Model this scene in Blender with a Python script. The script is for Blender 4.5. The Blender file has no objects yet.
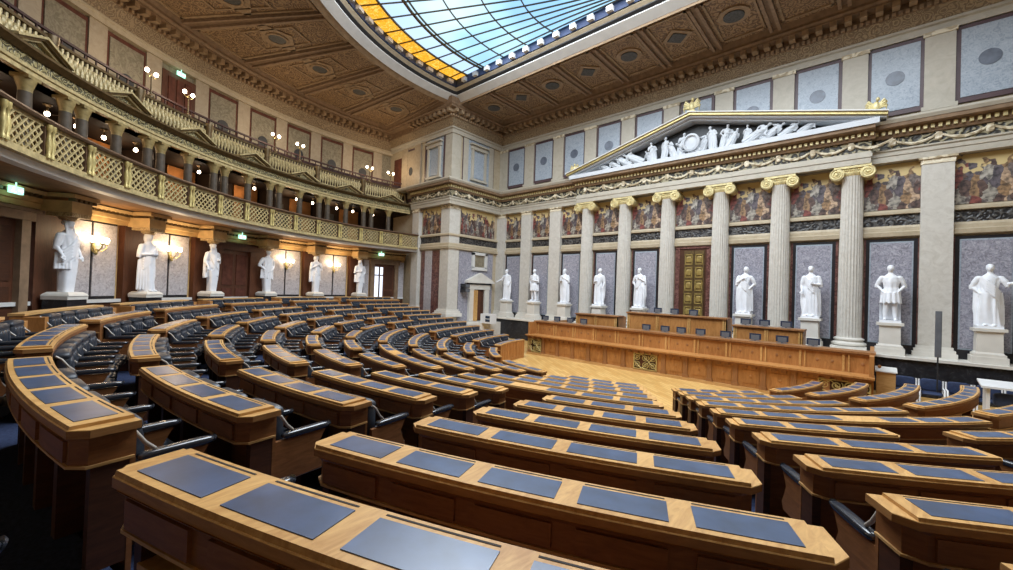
"""Historic parliament chamber: curved desks, statues, galleries and roof light."""
GLASS_S = 1.0      # brightness of the daylit roof glass
DAY_W = 2600.0     # daylight entering through the roof light
SCONCE_W = 30.0
GALLERY_W = 10.0
CANDLE_W = 36.0
EXPO = 0.55
import bpy, bmesh, math, random
from mathutils import Vector, Matrix
random.seed(11)
SC = bpy.context.scene
COL = SC.collection
sin, cos, pi, rad = math.sin, math.cos, math.pi, math.radians

# ------------------------------------------------------------------ frames
CS = (0.0, -5.3)      # centre of the seating arcs
CG = (0.0, -6.3)      # centre of the galleries and rear wall
CK = (0.0, -6.0)      # centre of the roof light


def P(C, r, a):
    t = rad(a)
    return (C[0] + r * sin(t), C[1] - r * cos(t))


# ------------------------------------------------------------------ materials
MATS = {}


def nt(name):
    m = bpy.data.materials.new(name)
    m.use_nodes = True
    t = m.node_tree
    b = t.nodes['Principled BSDF']
    MATS[name] = m
    return m, t, b


def N(t, kind, **kw):
    n = t.nodes.new(kind)
    for k, v in kw.items():
        if k in n.inputs:
            n.inputs[k].default_value = v
        else:
            setattr(n, k, v)
    return n


def L(t, a, b):
    t.links.new(a, b)


def coords(t, scale=(1, 1, 1), rot=(0, 0, 0), geo=False):
    c = N(t, 'ShaderNodeTexCoord')
    mp = N(t, 'ShaderNodeMapping')
    mp.inputs['Scale'].default_value = scale
    mp.inputs['Rotation'].default_value = rot
    L(t, c.outputs['Object'], mp.inputs['Vector'])
    return mp.outputs['Vector']


def ramp(t, fac, stops, interp='LINEAR'):
    r = N(t, 'ShaderNodeValToRGB')
    r.color_ramp.interpolation = interp
    e = r.color_ramp.elements
    while len(e) < len(stops):
        e.new(0.5)
    for i, (p, c) in enumerate(stops):
        e[i].position = p
        e[i].color = (c[0], c[1], c[2], 1)
    L(t, fac, r.inputs['Fac'])
    return r.outputs['Color']


def bump(t, b, h, strength=0.3, dist=0.02):
    n = N(t, 'ShaderNodeBump')
    n.inputs['Strength'].default_value = strength
    n.inputs['Distance'].default_value = dist
    L(t, h, n.inputs['Height'])
    L(t, n.outputs['Normal'], b.inputs['Normal'])


def plain(name, c, rough=0.6, metal=0.0, spec=0.5, var=0.12, scale=6, bmp=0.0):
    m, t, b = nt(name)
    v = coords(t, (scale, scale, scale))
    no = N(t, 'ShaderNodeTexNoise', Scale=1.0, Detail=5.0)
    L(t, v, no.inputs['Vector'])
    lo = [x * (1 - var) for x in c]
    hi = [min(1, x * (1 + var)) for x in c]
    L(t, ramp(t, no.outputs['Fac'], [(0.3, lo), (0.7, hi)]), b.inputs['Base Color'])
    b.inputs['Roughness'].default_value = rough
    b.inputs['Metallic'].default_value = metal
    b.inputs['Specular IOR Level'].default_value = spec
    if bmp:
        bump(t, b, no.outputs['Fac'], bmp)
    return m


def wood(name, c1, c2, scale=3.0, rough=0.4, spec=0.4, stretch=(1, 1, 6)):
    m, t, b = nt(name)
    v = coords(t, (scale * stretch[0], scale * stretch[1], scale * stretch[2]))
    n1 = N(t, 'ShaderNodeTexNoise', Scale=1.5, Detail=8.0, Roughness=0.65, Distortion=1.2)
    L(t, v, n1.inputs['Vector'])
    v2 = coords(t, (0.9, 0.9, 0.9))
    n2 = N(t, 'ShaderNodeTexNoise', Scale=0.8, Detail=2.0)
    L(t, v2, n2.inputs['Vector'])
    mx = N(t, 'ShaderNodeMath', operation='MULTIPLY_ADD')
    L(t, n1.outputs['Fac'], mx.inputs[0])
    mx.inputs[1].default_value = 0.65
    ad = N(t, 'ShaderNodeMath', operation='MULTIPLY')
    L(t, n2.outputs['Fac'], ad.inputs[0])
    ad.inputs[1].default_value = 0.35
    L(t, ad.outputs[0], mx.inputs[2])
    L(t, ramp(t, mx.outputs[0], [(0.36, c1), (0.62, c2)]), b.inputs['Base Color'])
    b.inputs['Roughness'].default_value = rough
    b.inputs['Specular IOR Level'].default_value = spec
    bump(t, b, n1.outputs['Fac'], 0.08, 0.004)
    return m


def marble(name, c1, c2, c3, scale=1.2, rough=0.3, thr=(0.42, 0.5, 0.62), spec=0.4):
    m, t, b = nt(name)
    v = coords(t, (scale, scale, scale))
    n1 = N(t, 'ShaderNodeTexNoise', Scale=2.2, Detail=9.0, Roughness=0.68, Distortion=1.6)
    L(t, v, n1.inputs['Vector'])
    L(t, ramp(t, n1.outputs['Fac'], [(thr[0], c1), (thr[1], c2), (thr[2], c3)]), b.inputs['Base Color'])
    b.inputs['Roughness'].default_value = rough
    b.inputs['Specular IOR Level'].default_value = spec
    return m


def ornate(name, base, gold, scale=3.0, rough=0.5, metal=0.0, thr=0.5, kind='scroll', bs=0.5):
    """carved and gilded scrollwork: warped rings over a darker ground"""
    m, t, b = nt(name)
    v = coords(t, (scale, scale, scale))
    no = N(t, 'ShaderNodeTexNoise', Scale=0.9, Detail=2.0)
    L(t, v, no.inputs['Vector'])
    mix = N(t, 'ShaderNodeMixRGB', blend_type='ADD')
    mix.inputs['Fac'].default_value = 0.9
    L(t, v, mix.inputs['Color1'])
    L(t, no.outputs['Color'], mix.inputs['Color2'])
    vo = N(t, 'ShaderNodeTexVoronoi', Scale=1.0)
    L(t, mix.outputs['Color'], vo.inputs['Vector'])
    ml = N(t, 'ShaderNodeMath', operation='MULTIPLY')
    ml.inputs[1].default_value = 22.0 if kind == 'scroll' else 12.0
    L(t, vo.outputs['Distance'], ml.inputs[0])
    sn = N(t, 'ShaderNodeMath', operation='SINE')
    L(t, ml.outputs[0], sn.inputs[0])
    ma = N(t, 'ShaderNodeMath', operation='MULTIPLY_ADD')
    ma.inputs[1].default_value = 0.5
    ma.inputs[2].default_value = 0.5
    L(t, sn.outputs[0], ma.inputs[0])
    L(t, ramp(t, ma.outputs[0], [(max(0, thr - 0.25), base), (thr + 0.2, gold)]), b.inputs['Base Color'])
    b.inputs['Roughness'].default_value = rough
    b.inputs['Metallic'].default_value = metal
    bump(t, b, ma.outputs[0], bs, 0.03)
    return m


def glow(name, c, s):
    m = bpy.data.materials.new(name)
    m.use_nodes = True
    t = m.node_tree
    t.nodes.remove(t.nodes['Principled BSDF'])
    e = N(t, 'ShaderNodeEmission')
    e.inputs['Color'].default_value = (c[0], c[1], c[2], 1)
    e.inputs['Strength'].default_value = s
    L(t, e.outputs[0], t.nodes['Material Output'].inputs['Surface'])
    MATS[name] = m
    return m


wood('oak', (0.40, 0.195, 0.055), (0.66, 0.39, 0.14), 2.4, 0.42, 0.35, (5, 1.2, 5))
wood('oak_edge', (0.44, 0.24, 0.08), (0.62, 0.38, 0.16), 2.5, 0.45, 0.3)
wood('desk_edge', (0.27, 0.125, 0.042), (0.42, 0.215, 0.08), 3.0, 0.42, 0.35, (1, 1, 6))
wood('walnut', (0.165, 0.064, 0.020), (0.29, 0.120, 0.042), 3.0, 0.42, 0.35, (1, 1, 6))
wood('walnut_dark', (0.040, 0.016, 0.009), (0.085, 0.032, 0.015), 3.0, 0.5, 0.3, (1, 1, 6))
wood('dais_wood', (0.30, 0.125, 0.034), (0.50, 0.235, 0.075), 2.2, 0.42, 0.3, (3, 3, 0.6))
wood('dais_dark', (0.22, 0.098, 0.036), (0.37, 0.175, 0.068), 2.2, 0.45, 0.3, (3, 3, 0.6))
wood('door_wood', (0.06, 0.022, 0.012), (0.12, 0.045, 0.022), 2.5, 0.45, 0.35, (4, 4, 0.6))
plain('leather_pad', (0.036, 0.068, 0.142), 0.30, 0, 0.95, 0.3, 7, 0.05)
plain('leather_seat', (0.020, 0.025, 0.036), 0.42, 0, 0.5, 0.3, 12, 0.1)
plain('arm_leather', (0.030, 0.034, 0.044), 0.2, 0, 1.0, 0.2, 10)
plain('arm_metal', (0.42, 0.38, 0.33), 0.35, 0.1, 0.5, 0.1, 10)
plain('groove', (0.02, 0.012, 0.008), 0.8)
plain('carpet', (0.026, 0.036, 0.075), 0.95, 0, 0.1, 0.35, 40)
plain('statue_marble', (0.80, 0.82, 0.86), 0.45, 0, 0.3, 0.05, 5)
plain('plinth_marble', (0.66, 0.63, 0.57), 0.5, 0, 0.3, 0.07, 3)
marble('column_marble', (0.50, 0.47, 0.415), (0.56, 0.53, 0.475), (0.60, 0.575, 0.52), 1.6, 0.38, (0.36, 0.5, 0.64))
marble('cream_stone', (0.40, 0.325, 0.22), (0.45, 0.375, 0.26), (0.49, 0.415, 0.30), 1.2, 0.5, (0.34, 0.5, 0.66))
marble('attic_stone', (0.40, 0.36, 0.29), (0.445, 0.405, 0.33), (0.48, 0.44, 0.365), 1.2, 0.45, (0.34, 0.5, 0.66))
marble('rear_stone', (0.31, 0.245, 0.165), (0.36, 0.29, 0.20), (0.40, 0.33, 0.235), 1.2, 0.5, (0.34, 0.5, 0.66))
marble('blue_marble', (0.165, 0.16, 0.19), (0.30, 0.295, 0.345), (0.47, 0.46, 0.51), 4.5, 0.3, (0.36, 0.5, 0.66))
marble('pale_marble', (0.22, 0.26, 0.31), (0.32, 0.37, 0.43), (0.42, 0.46, 0.51), 4.0, 0.35, (0.34, 0.47, 0.66))
marble('lilac_marble', (0.30, 0.275, 0.285), (0.43, 0.41, 0.425), (0.54, 0.515, 0.53), 3.5, 0.3, (0.36, 0.48, 0.62))
marble('tan_marble', (0.17, 0.145, 0.095), (0.225, 0.19, 0.13), (0.28, 0.245, 0.17), 2.4, 0.4)
marble('red_marble', (0.075, 0.030, 0.026), (0.14, 0.06, 0.05), (0.23, 0.115, 0.095), 2.4, 0.3)
marble('black_marble', (0.010, 0.011, 0.014), (0.022, 0.023, 0.028), (0.10, 0.10, 0.11), 2.0, 0.3, (0.4, 0.56, 0.75))
plain('panel_frame', (0.085, 0.05, 0.055), 0.4, 0, 0.4, 0.15, 4)
plain('black_frame', (0.016, 0.015, 0.018), 0.35)
plain('roundel', (0.11, 0.13, 0.17), 0.35, 0, 0.5, 0.25, 6)
plain('medallion_dark', (0.085, 0.085, 0.085), 0.5, 0, 0.4, 0.4, 14)
plain('gold', (0.52, 0.42, 0.17), 0.36, 0.35, 0.5, 0.25, 8, 0.2)
plain('bright_gold', (0.68, 0.58, 0.30), 0.4, 0.2, 0.5, 0.2, 8, 0.2)
plain('olive_gold', (0.47, 0.375, 0.185), 0.42, 0.15, 0.5, 0.3, 9, 0.2)
plain('dull_gold', (0.30, 0.225, 0.09), 0.45, 0.2, 0.5, 0.3, 8, 0.2)
plain('bronze', (0.13, 0.085, 0.035), 0.4, 0.4, 0.5, 0.3, 9)
plain('rail_wood', (0.10, 0.055, 0.03), 0.45)
plain('rail_red', (0.05, 0.018, 0.016), 0.6)
plain('white_trim', (0.64, 0.63, 0.60), 0.5, 0, 0.3, 0.06, 3)
plain('pediment_white', (0.54, 0.56, 0.585), 0.5, 0, 0.3, 0.06, 3)
plain('soffit', (0.24, 0.125, 0.05), 0.7, 0, 0.2, 0.2, 4)
plain('ochre_plaster', (0.56, 0.375, 0.165), 0.6, 0, 0.3, 0.15, 4)
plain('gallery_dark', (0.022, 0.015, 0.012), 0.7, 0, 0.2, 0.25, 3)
plain('gallery_painted_glow', (0.36, 0.17, 0.06), 0.65, 0, 0.2, 0.2, 3)
plain('gallery_column', (0.085, 0.066, 0.048), 0.55, 0, 0.25, 0.3, 5)
plain('frame_dark', (0.02, 0.021, 0.024), 0.5)
plain('mullion', (0.14, 0.10, 0.06), 0.6)
plain('ceil_beam', (0.30, 0.205, 0.135), 0.6, 0, 0.3, 0.2, 6)
plain('cornice_brown', (0.235, 0.155, 0.095), 0.55, 0, 0.3, 0.2, 5)
plain('dentil_brown', (0.35, 0.245, 0.15), 0.55, 0, 0.3, 0.2, 5)
plain('monitor_case', (0.030, 0.042, 0.075), 0.25)
plain('screen_off', (0.03, 0.045, 0.075), 0.15)
plain('white_paint', (0.72, 0.72, 0.72), 0.5, 0, 0.3, 0.04, 3)
plain('navy_fabric', (0.03, 0.045, 0.10), 0.6, 0, 0.3, 0.2, 12)
plain('grey_metal', (0.135, 0.145, 0.165), 0.45, 0.2)
plain('curtain_brown', (0.10, 0.035, 0.022), 0.8, 0, 0.2, 0.3, 5)
ornate('ceil_ornate', (0.155, 0.092, 0.050), (0.36, 0.235, 0.125), 3.4, 0.6, 0, 0.5, 'scroll', 0.5)
ornate('frieze_gold', (0.19, 0.13, 0.075), (0.33, 0.245, 0.145), 4.5, 0.55, 0, 0.5, 'scroll', 0.5)
ornate('garland', (0.028, 0.025, 0.020), (0.30, 0.26, 0.16), 4.0, 0.5, 0.1, 0.66, 'blob', 0.7)
ornate('gallery_frieze', (0.06, 0.05, 0.025), (0.34, 0.28, 0.13), 5.0, 0.45, 0.2, 0.5, 'scroll', 0.6)
ornate('gilded_wall', (0.36, 0.235, 0.10), (0.50, 0.35, 0.165), 6.0, 0.5, 0.1, 0.5, 'scroll', 0.5)
ornate('dark_relief', (0.014, 0.013, 0.014), (0.085, 0.08, 0.075), 5.0, 0.4, 0, 0.62, 'blob', 0.6)
plain('gold_door', (0.34, 0.245, 0.075), 0.38, 0.3, 0.5, 0.25, 8, 0.2)
ornate('stone_relief', (0.42, 0.34, 0.22), (0.70, 0.62, 0.46), 2.6, 0.5, 0, 0.5, 'blob', 0.8)
ornate('fret_brass', (0.05, 0.028, 0.012), (0.42, 0.28, 0.11), 9.0, 0.45, 0.2, 0.5, 'scroll', 0.6)
glow('bulb', (1.0, 0.80, 0.58), 14.0)
glow('exit_green', (0.35, 0.85, 0.62), 1.6)
glow('exit_white', (0.92, 1.0, 0.96), 2.2)
glow('daylight_pane', (0.80, 0.86, 1.0), 1.1)

# parquet: short oak boards laid in rows
m, t, b = nt('parquet')
v = coords(t, (1, 1, 1), (0, 0, rad(38)))
br = N(t, 'ShaderNodeTexBrick')
br.inputs['Scale'].default_value = 1.6
br.inputs['Color1'].default_value = (0.52, 0.29, 0.085, 1)
br.inputs['Color2'].default_value = (0.66, 0.42, 0.15, 1)
br.inputs['Mortar'].default_value = (0.36, 0.19, 0.06, 1)
br.inputs['Mortar Size'].default_value = 0.012
br.inputs['Brick Width'].default_value = 1.1
br.inputs['Row Height'].default_value = 0.22
L(t, v, br.inputs['Vector'])
L(t, br.outputs['Color'], b.inputs['Base Color'])
b.inputs['Roughness'].default_value = 0.35

# painted frieze: crowd-like patches of robes on a gold ground
m, t, b = nt('fresco')
v0 = coords(t, (1, 1, 1))
no = N(t, 'ShaderNodeTexNoise', Scale=3.2, Detail=4.0)
L(t, v0, no.inputs['Vector'])
mp = N(t, 'ShaderNodeMapping')
mp.inputs['Scale'].default_value = (5.4, 5.4, 2.4)
mx = N(t, 'ShaderNodeMixRGB', blend_type='ADD')
mx.inputs['Fac'].default_value = 0.28
L(t, v0, mx.inputs['Color1'])
L(t, no.outputs['Color'], mx.inputs['Color2'])
L(t, mx.outputs['Color'], mp.inputs['Vector'])
vo = N(t, 'ShaderNodeTexVoronoi', Scale=1.0)
L(t, mp.outputs['Vector'], vo.inputs['Vector'])
sp = N(t, 'ShaderNodeSeparateColor')
L(t, vo.outputs['Color'], sp.inputs['Color'])
robe = ramp(t, sp.outputs['Red'], [(0.0, (0.10, 0.06, 0.05)), (0.18, (0.19, 0.05, 0.04)), (0.32, (0.16, 0.13, 0.12)),
                                  (0.46, (0.26, 0.16, 0.08)), (0.58, (0.30, 0.28, 0.24)), (0.72, (0.10, 0.085, 0.10)),
                                  (0.86, (0.42, 0.30, 0.20)), (0.95, (0.36, 0.34, 0.30))], 'CONSTANT')
fold = N(t, 'ShaderNodeMixRGB', blend_type='MULTIPLY')
fold.inputs['Fac'].default_value = 0.8
L(t, robe, fold.inputs['Color1'])
n3 = N(t, 'ShaderNodeTexNoise', Scale=9.0, Detail=3.0)
L(t, v0, n3.inputs['Vector'])
L(t, ramp(t, n3.outputs['Fac'], [(0.35, (0.12, 0.10, 0.10)), (0.62, (1.25, 1.2, 1.15))]), fold.inputs['Color2'])
sx = N(t, 'ShaderNodeSeparateXYZ')
L(t, v0, sx.inputs[0])
n4 = N(t, 'ShaderNodeTexNoise', Scale=2.6, Detail=2.0)
L(t, v0, n4.inputs['Vector'])
hh = N(t, 'ShaderNodeMath', operation='MULTIPLY_ADD')
L(t, n4.outputs['Fac'], hh.inputs[0])
hh.inputs[1].default_value = -2.1
L(t, sx.outputs['Z'], hh.inputs[2])
mk = ramp(t, hh.outputs[0], [(0.12, (0, 0, 0)), (0.17, (1, 1, 1))])
fin = N(t, 'ShaderNodeMixRGB')
L(t, mk, fin.inputs['Fac'])
L(t, fold.outputs['Color'], fin.inputs['Color1'])
fin.inputs['Color2'].default_value = (0.56, 0.43, 0.20, 1)
L(t, fin.outputs['Color'], b.inputs['Base Color'])
b.inputs['Roughness'].default_value = 0.6


# ------------------------------------------------------------------ mesh builder
class MB:
    def __init__(s):
        s.v, s.f, s.m = [], [], []

    def add(s, vs, fs, mi=0):
        o = len(s.v)
        s.v += [tuple(p) for p in vs]
        s.f += [tuple(i + o for i in f) for f in fs]
        s.m += [mi] * len(fs)
        return s

    def box(s, x0, x1, y0, y1, z0, z1, mi=0):
        vs = [(x0, y0, z0), (x1, y0, z0), (x1, y1, z0), (x0, y1, z0), (x0, y0, z1), (x1, y0, z1), (x1, y1, z1), (x0, y1, z1)]
        return s.add(vs, [(0, 3, 2, 1), (4, 5, 6, 7), (0, 1, 5, 4), (1, 2, 6, 5), (2, 3, 7, 6), (3, 0, 4, 7)], mi)

    def hull8(s, vs, mi=0):
        return s.add(vs, [(0, 3, 2, 1), (4, 5, 6, 7), (0, 1, 5, 4), (1, 2, 6, 5), (2, 3, 7, 6), (3, 0, 4, 7)], mi)

    def skin(s, rings, mi=0, loop=False, caps=True):
        n = len(rings[0])
        vs = [p for r in rings for p in r]
        fs = []
        m = len(rings)
        for i in range(m if loop else m - 1):
            a, b_ = i * n, ((i + 1) % m) * n
            for j in range(n):
                k = (j + 1) % n
                fs.append((a + j, a + k, b_ + k, b_ + j))
        if caps and not loop:
            fs.append(tuple(range(n))[::-1])
            fs.append(tuple((m - 1) * n + j for j in range(n)))
        return s.add(vs, fs, mi)

    def arc(s, C, prof, a0, a1, step=2.0, mi=0):
        n = max(1, int(math.ceil(abs(a1 - a0) / step)))
        rings = []
        for i in range(n + 1):
            a = a0 + (a1 - a0) * i / n
            rings.append([(*P(C, r, a), z) for r, z in prof])
        return s.skin(rings, mi)

    def arcbox(s, C, r0, r1, a0, a1, z0, z1, step=2.0, mi=0):
        return s.arc(C, [(r0, z0), (r1, z0), (r1, z1), (r0, z1)], a0, a1, step, mi)

    def path(s, pts, prof, mi=0):
        """sweep (outward distance, z) along a plan polyline, room on the right-hand side, mitred"""
        rings = []
        n = len(pts)
        for i in range(n):
            ds = []
            if i > 0:
                ds.append((pts[i][0] - pts[i - 1][0], pts[i][1] - pts[i - 1][1]))
            if i < n - 1:
                ds.append((pts[i + 1][0] - pts[i][0], pts[i + 1][1] - pts[i][1]))
            ns = []
            for d in ds:
                l = math.hypot(*d)
                ns.append((d[1] / l, -d[0] / l))
            nx, ny = sum(k[0] for k in ns) / len(ns), sum(k[1] for k in ns) / len(ns)
            q = nx * ns[0][0] + ny * ns[0][1]
            nx, ny = nx / q, ny / q
            rings.append([(pts[i][0] + nx * d, pts[i][1] + ny * d, z) for d, z in prof])
        return s.skin(rings, mi)

    def lathe(s, prof, c=(0, 0, 0), n=24, mi=0, flute=0, depth=0.0, sx=1, sy=1):
        rings = []
        for r, z in prof:
            ring = []
            for i in range(n):
                a = 2 * pi * i / n
                rr = r
                if flute:
                    rr = r * (1 - depth * abs(sin(a * flute / 2)) ** 0.7)
                ring.append((c[0] + rr * cos(a) * sx, c[1] + rr * sin(a) * sy, c[2] + z))
            rings.append(ring)
        return s.skin(rings, mi)

    def tube(s, pts, r, n=8, mi=0):
        pts = [Vector(p) for p in pts]
        rs = r if isinstance(r, (list, tuple)) else [r] * len(pts)
        rings = []
        up = Vector((0.13, 0.21, 1)).normalized()
        for i, p in enumerate(pts):
            d = (pts[min(i + 1, len(pts) - 1)] - pts[max(i - 1, 0)]).normalized()
            if abs(d.dot(up)) > 0.95:
                up = Vector((1, 0.1, 0.1)).normalized()
            x = d.cross(up).normalized()
            y = x.cross(d)
            up = y
            rings.append([tuple(p + (x * cos(2 * pi * k / n) + y * sin(2 * pi * k / n)) * rs[i]) for k in range(n)])
        return s.skin(rings, mi)

    def sq(s, c, r, e1=1.0, e2=1.0, nu=16, nv=8, mi=0, M=None):
        """superellipsoid: e=1 sphere, e->0 box"""
        def pw(x, e):
            return math.copysign(abs(x) ** e, x)
        vs, fs = [], []
        for j in range(1, nv):
            ph = -pi / 2 + pi * j / nv
            for i in range(nu):
                th = 2 * pi * i / nu
                vs.append((r[0] * pw(cos(ph), e1) * pw(cos(th), e2), r[1] * pw(cos(ph), e1) * pw(sin(th), e2), r[2] * pw(sin(ph), e1)))
        vs += [(0, 0, -r[2]), (0, 0, r[2])]
        if M is not None:
            vs = [tuple(M @ Vector(p)) for p in vs]
        vs = [(p[0] + c[0], p[1] + c[1], p[2] + c[2]) for p in vs]
        for j in range(nv - 2):
            for i in range(nu):
                k = (i + 1) % nu
                fs.append((j * nu + i, j * nu + k, (j + 1) * nu + k, (j + 1) * nu + i))
        bo, to = len(vs) - 2, len(vs) - 1
        for i in range(nu):
            k = (i + 1) % nu
            fs.append((bo, k, i))
            fs.append((to, (nv - 2) * nu + i, (nv - 2) * nu + k))
        return s.add(vs, fs, mi)

    def mesh(s, name, mats, smooth=False, angle=0.7):
        me = bpy.data.meshes.new(name)
        me.from_pydata(s.v, [], s.f)
        for k in (mats if isinstance(mats, (list, tuple)) else [mats]):
            me.materials.append(MATS[k])
        me.polygons.foreach_set('material_index', s.m)
        bm = bmesh.new()
        bm.from_mesh(me)
        bmesh.ops.recalc_face_normals(bm, faces=bm.faces)
        bm.to_mesh(me)
        bm.free()
        if smooth:
            me.polygons.foreach_set('use_smooth', [True] * len(me.polygons))
            if angle:
                me.set_sharp_from_angle(angle=angle)
        me.update()
        return me

    def build(s, name, mats, parent=None, smooth=False, angle=0.7, world=True):
        return put(name, s.mesh(name, mats, smooth, angle), parent, world)


def put(name, me, parent=None, world=True):
    o = bpy.data.objects.new(name, me)
    COL.objects.link(o)
    if parent is not None:
        o.parent = parent
        if world:
            b_ = parent.matrix_basis.inverted()
            q = parent.parent
            while q is not None:
                b_ = b_ @ q.matrix_basis.inverted() if False else b_
                q = None
            o.matrix_parent_inverse = b_
    return o


def tag(o, label, cat, group=None, kind=None):
    o['label'] = label
    o['category'] = cat
    if group:
        o['group'] = group
    if kind:
        o['kind'] = kind
    return o


def thing(name, label, cat, loc=(0, 0, 0), rz=0.0, group=None):
    o = bpy.data.objects.new(name, None)
    COL.objects.link(o)
    o.empty_display_size = 0.2
    o.location = loc
    o.rotation_euler = (0, 0, rz)
    return tag(o, label, cat, group)


def struct(name, mb, mats, label=None, smooth=False):
    o = mb.build(name, mats, None, smooth)
    o['kind'] = 'structure'
    if label:
        o['label'] = label
    return o


def kids(o):
    return [c for c in bpy.data.objects if c.parent == o] if not hasattr(o, '_k') else o._k


def clone(root, loc, rz, label, children, scale=None):
    """copy a thing with its parts; children = [(part, [subparts])]"""
    r = root.copy()
    COL.objects.link(r)
    r.location = loc
    r.rotation_euler = (0, 0, rz)
    if scale:
        r.scale = scale
    r['label'] = label
    for ch, subs in children:
        c = ch.copy()
        COL.objects.link(c)
        c.parent = r
        for g in subs:
            d = g.copy()
            COL.objects.link(d)
            d.parent = c
    return r


ORD = ['first', 'second', 'third', 'fourth', 'fifth', 'sixth', 'seventh', 'eighth', 'ninth', 'tenth', 'eleventh',
       'twelfth', 'thirteenth', 'fourteenth', 'fifteenth', 'sixteenth', 'seventeenth', 'eighteenth', 'nineteenth', 'twentieth']
# ------------------------------------------------------------------ seating heights
def ztop(r):
    return 2.10 - 0.147 * (14.33 - r) + 0.055 * max(0.0, min(1.0, (r - 13.5) / 0.6))


NR = 11
RK = [15.23] + [14.33 - 0.9 * k for k in range(NR)]      # RK[0] is the rear ledge, RK[1..11] desk rows


def zfloor(k):
    return max(0.0, ztop(RK[k]) - 0.78)


# ------------------------------------------------------------------ floor
fl = MB()
fl.box(-17, 17, -5.3, 0.3, -0.12, 0.0, 0)
for k in range(0, NR + 1):
    r_in = RK[k] - 0.06 if k else 15.0
    r_out = RK[k - 1] - 0.06 if k > 1 else (15.0 if k == 1 else 16.2)
    z = zfloor(k) if k else 1.46
    fl.arcbox(CS, r_in, r_out, -90, 90, -0.1, z, 2.0, 1)
fl.arcbox(CS, 0.02, RK[NR] - 0.06, -90, 90, -0.12, 0.0, 6, 0)
fl.arcbox(CS, 16.2, 18.6, -97, 97, -0.1, 1.6, 3, 1)
for s in (-1, 1):                                        # wooden floor beside the lowest tiers
    for k in range(6, NR + 1):
        fl.arcbox(CS, RK[k] - 0.055, RK[k - 1] - 0.065, s * 57.0, s * 89.9, 0.0, zfloor(k) + 0.006, 2.0, 0)
struct('floor', fl, ['parquet', 'carpet'], 'honey parquet well with navy carpeted tiers')

# ------------------------------------------------------------------ walls
XW, YP = 12.4, -4.1
w = MB()
w.box(-XW - 0.2, XW + 0.2, 0.2, 0.6, -0.1, 13.7, 0)
struct('wall_front', w, ['cream_stone'])
for s, nm in ((-1, 'wall_left_pavilion'), (1, 'wall_right_pavilion')):
    w = MB()
    w.box(min(s * XW, s * 20.2), max(s * XW, s * 20.2), YP, 0.2, -0.1, 13.7, 0)
    struct(nm, w, ['cream_stone'])
w = MB()
w.arcbox(CG, 17.0, 17.3, -97.2, 97.2, 1.5, 5.1, 2.0, 0)
struct('wall_rear_lower', w, ['ochre_plaster'])
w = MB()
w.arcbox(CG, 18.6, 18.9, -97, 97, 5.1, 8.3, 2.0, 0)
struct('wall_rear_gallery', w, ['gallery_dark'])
w = MB()
w.arcbox(CG, 19.2, 19.5, -97, 97, 8.2, 13.7, 2.0, 0)
struct('wall_rear_upper', w, ['tan_marble'])

# ------------------------------------------------------------------ ceiling with the roof-light opening
ZC = 13.65
RO, YO = 11.8, -4.42     # radius and straight edge of the roof light opening
c = MB()
n = 64
A0 = math.degrees(math.asin((YO + 6.0 - 0.0) / RO)) + 90
ri = [(*P(CK, RO, -A0 + 2 * A0 * i / n), ZC) for i in range(n + 1)]
ro = [(*P(CK, 20.4, -A0 + 2 * A0 * i / n), ZC) for i in range(n + 1)]
for i in range(n):
    c.hull8([ri[i], ro[i], ro[i + 1], ri[i + 1]] + [(p[0], p[1], ZC + 0.25) for p in (ri[i], ro[i], ro[i + 1], ri[i + 1])])
e, f_ = ri[-1], ro[-1]
c.skin([[(-e[0], e[1], z), (e[0], e[1], z), (f_[0], f_[1], z), (f_[0], 0.4, z), (-f_[0], 0.4, z), (-f_[0], f_[1], z)] for z in (ZC, ZC + 0.25)])
struct('ceiling', c, ['ceil_ornate'], 'brown and gold coffered ceiling')

# ribs of the ceiling, one radial rib mesh per rib, and straight ribs over the front wall
for i in range(-10, 11):
    a = 9.4 * i
    if a > 10:
        continue
    q = MB()
    for da, r0 in ((-0.75, 11.7), (0.55, 11.7)):
        q.arcbox(CK, 12.1, 18.9, a + da, a + da + 0.28, ZC - 0.14, ZC, 2, 0)
    q.arcbox(CK, 12.1, 18.9, a - 0.42, a + 0.5, ZC - 0.05, ZC, 2, 1)
    struct('trim_ceiling_rib', q, ['ceil_beam', 'cornice_brown'])
for i in range(-5, 6):
    x = 2.1 * i + 1.05
    q = MB()
    q.box(x - 0.19, x - 0.08, -4.1, -0.7, ZC - 0.14, ZC)
    q.box(x + 0.08, x + 0.19, -4.1, -0.7, ZC - 0.14, ZC)
    q.box(x - 0.08, x + 0.08, -4.1, -0.7, ZC - 0.05, ZC, 1)
    struct('trim_ceiling_rib', q, ['ceil_beam', 'cornice_brown'])
# coffers: raised frame and a blue-grey medallion between the ribs
def coffer(name, frame_f, med_f, label):
    o = frame_f.build('coffer_panel', ['dentil_brown'])
    tag(o, label, 'ceiling panel', 'coffered ceiling panels')
    med_f.build('medallion', ['medallion_dark', 'dentil_brown', 'ceil_ornate'], o)


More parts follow.
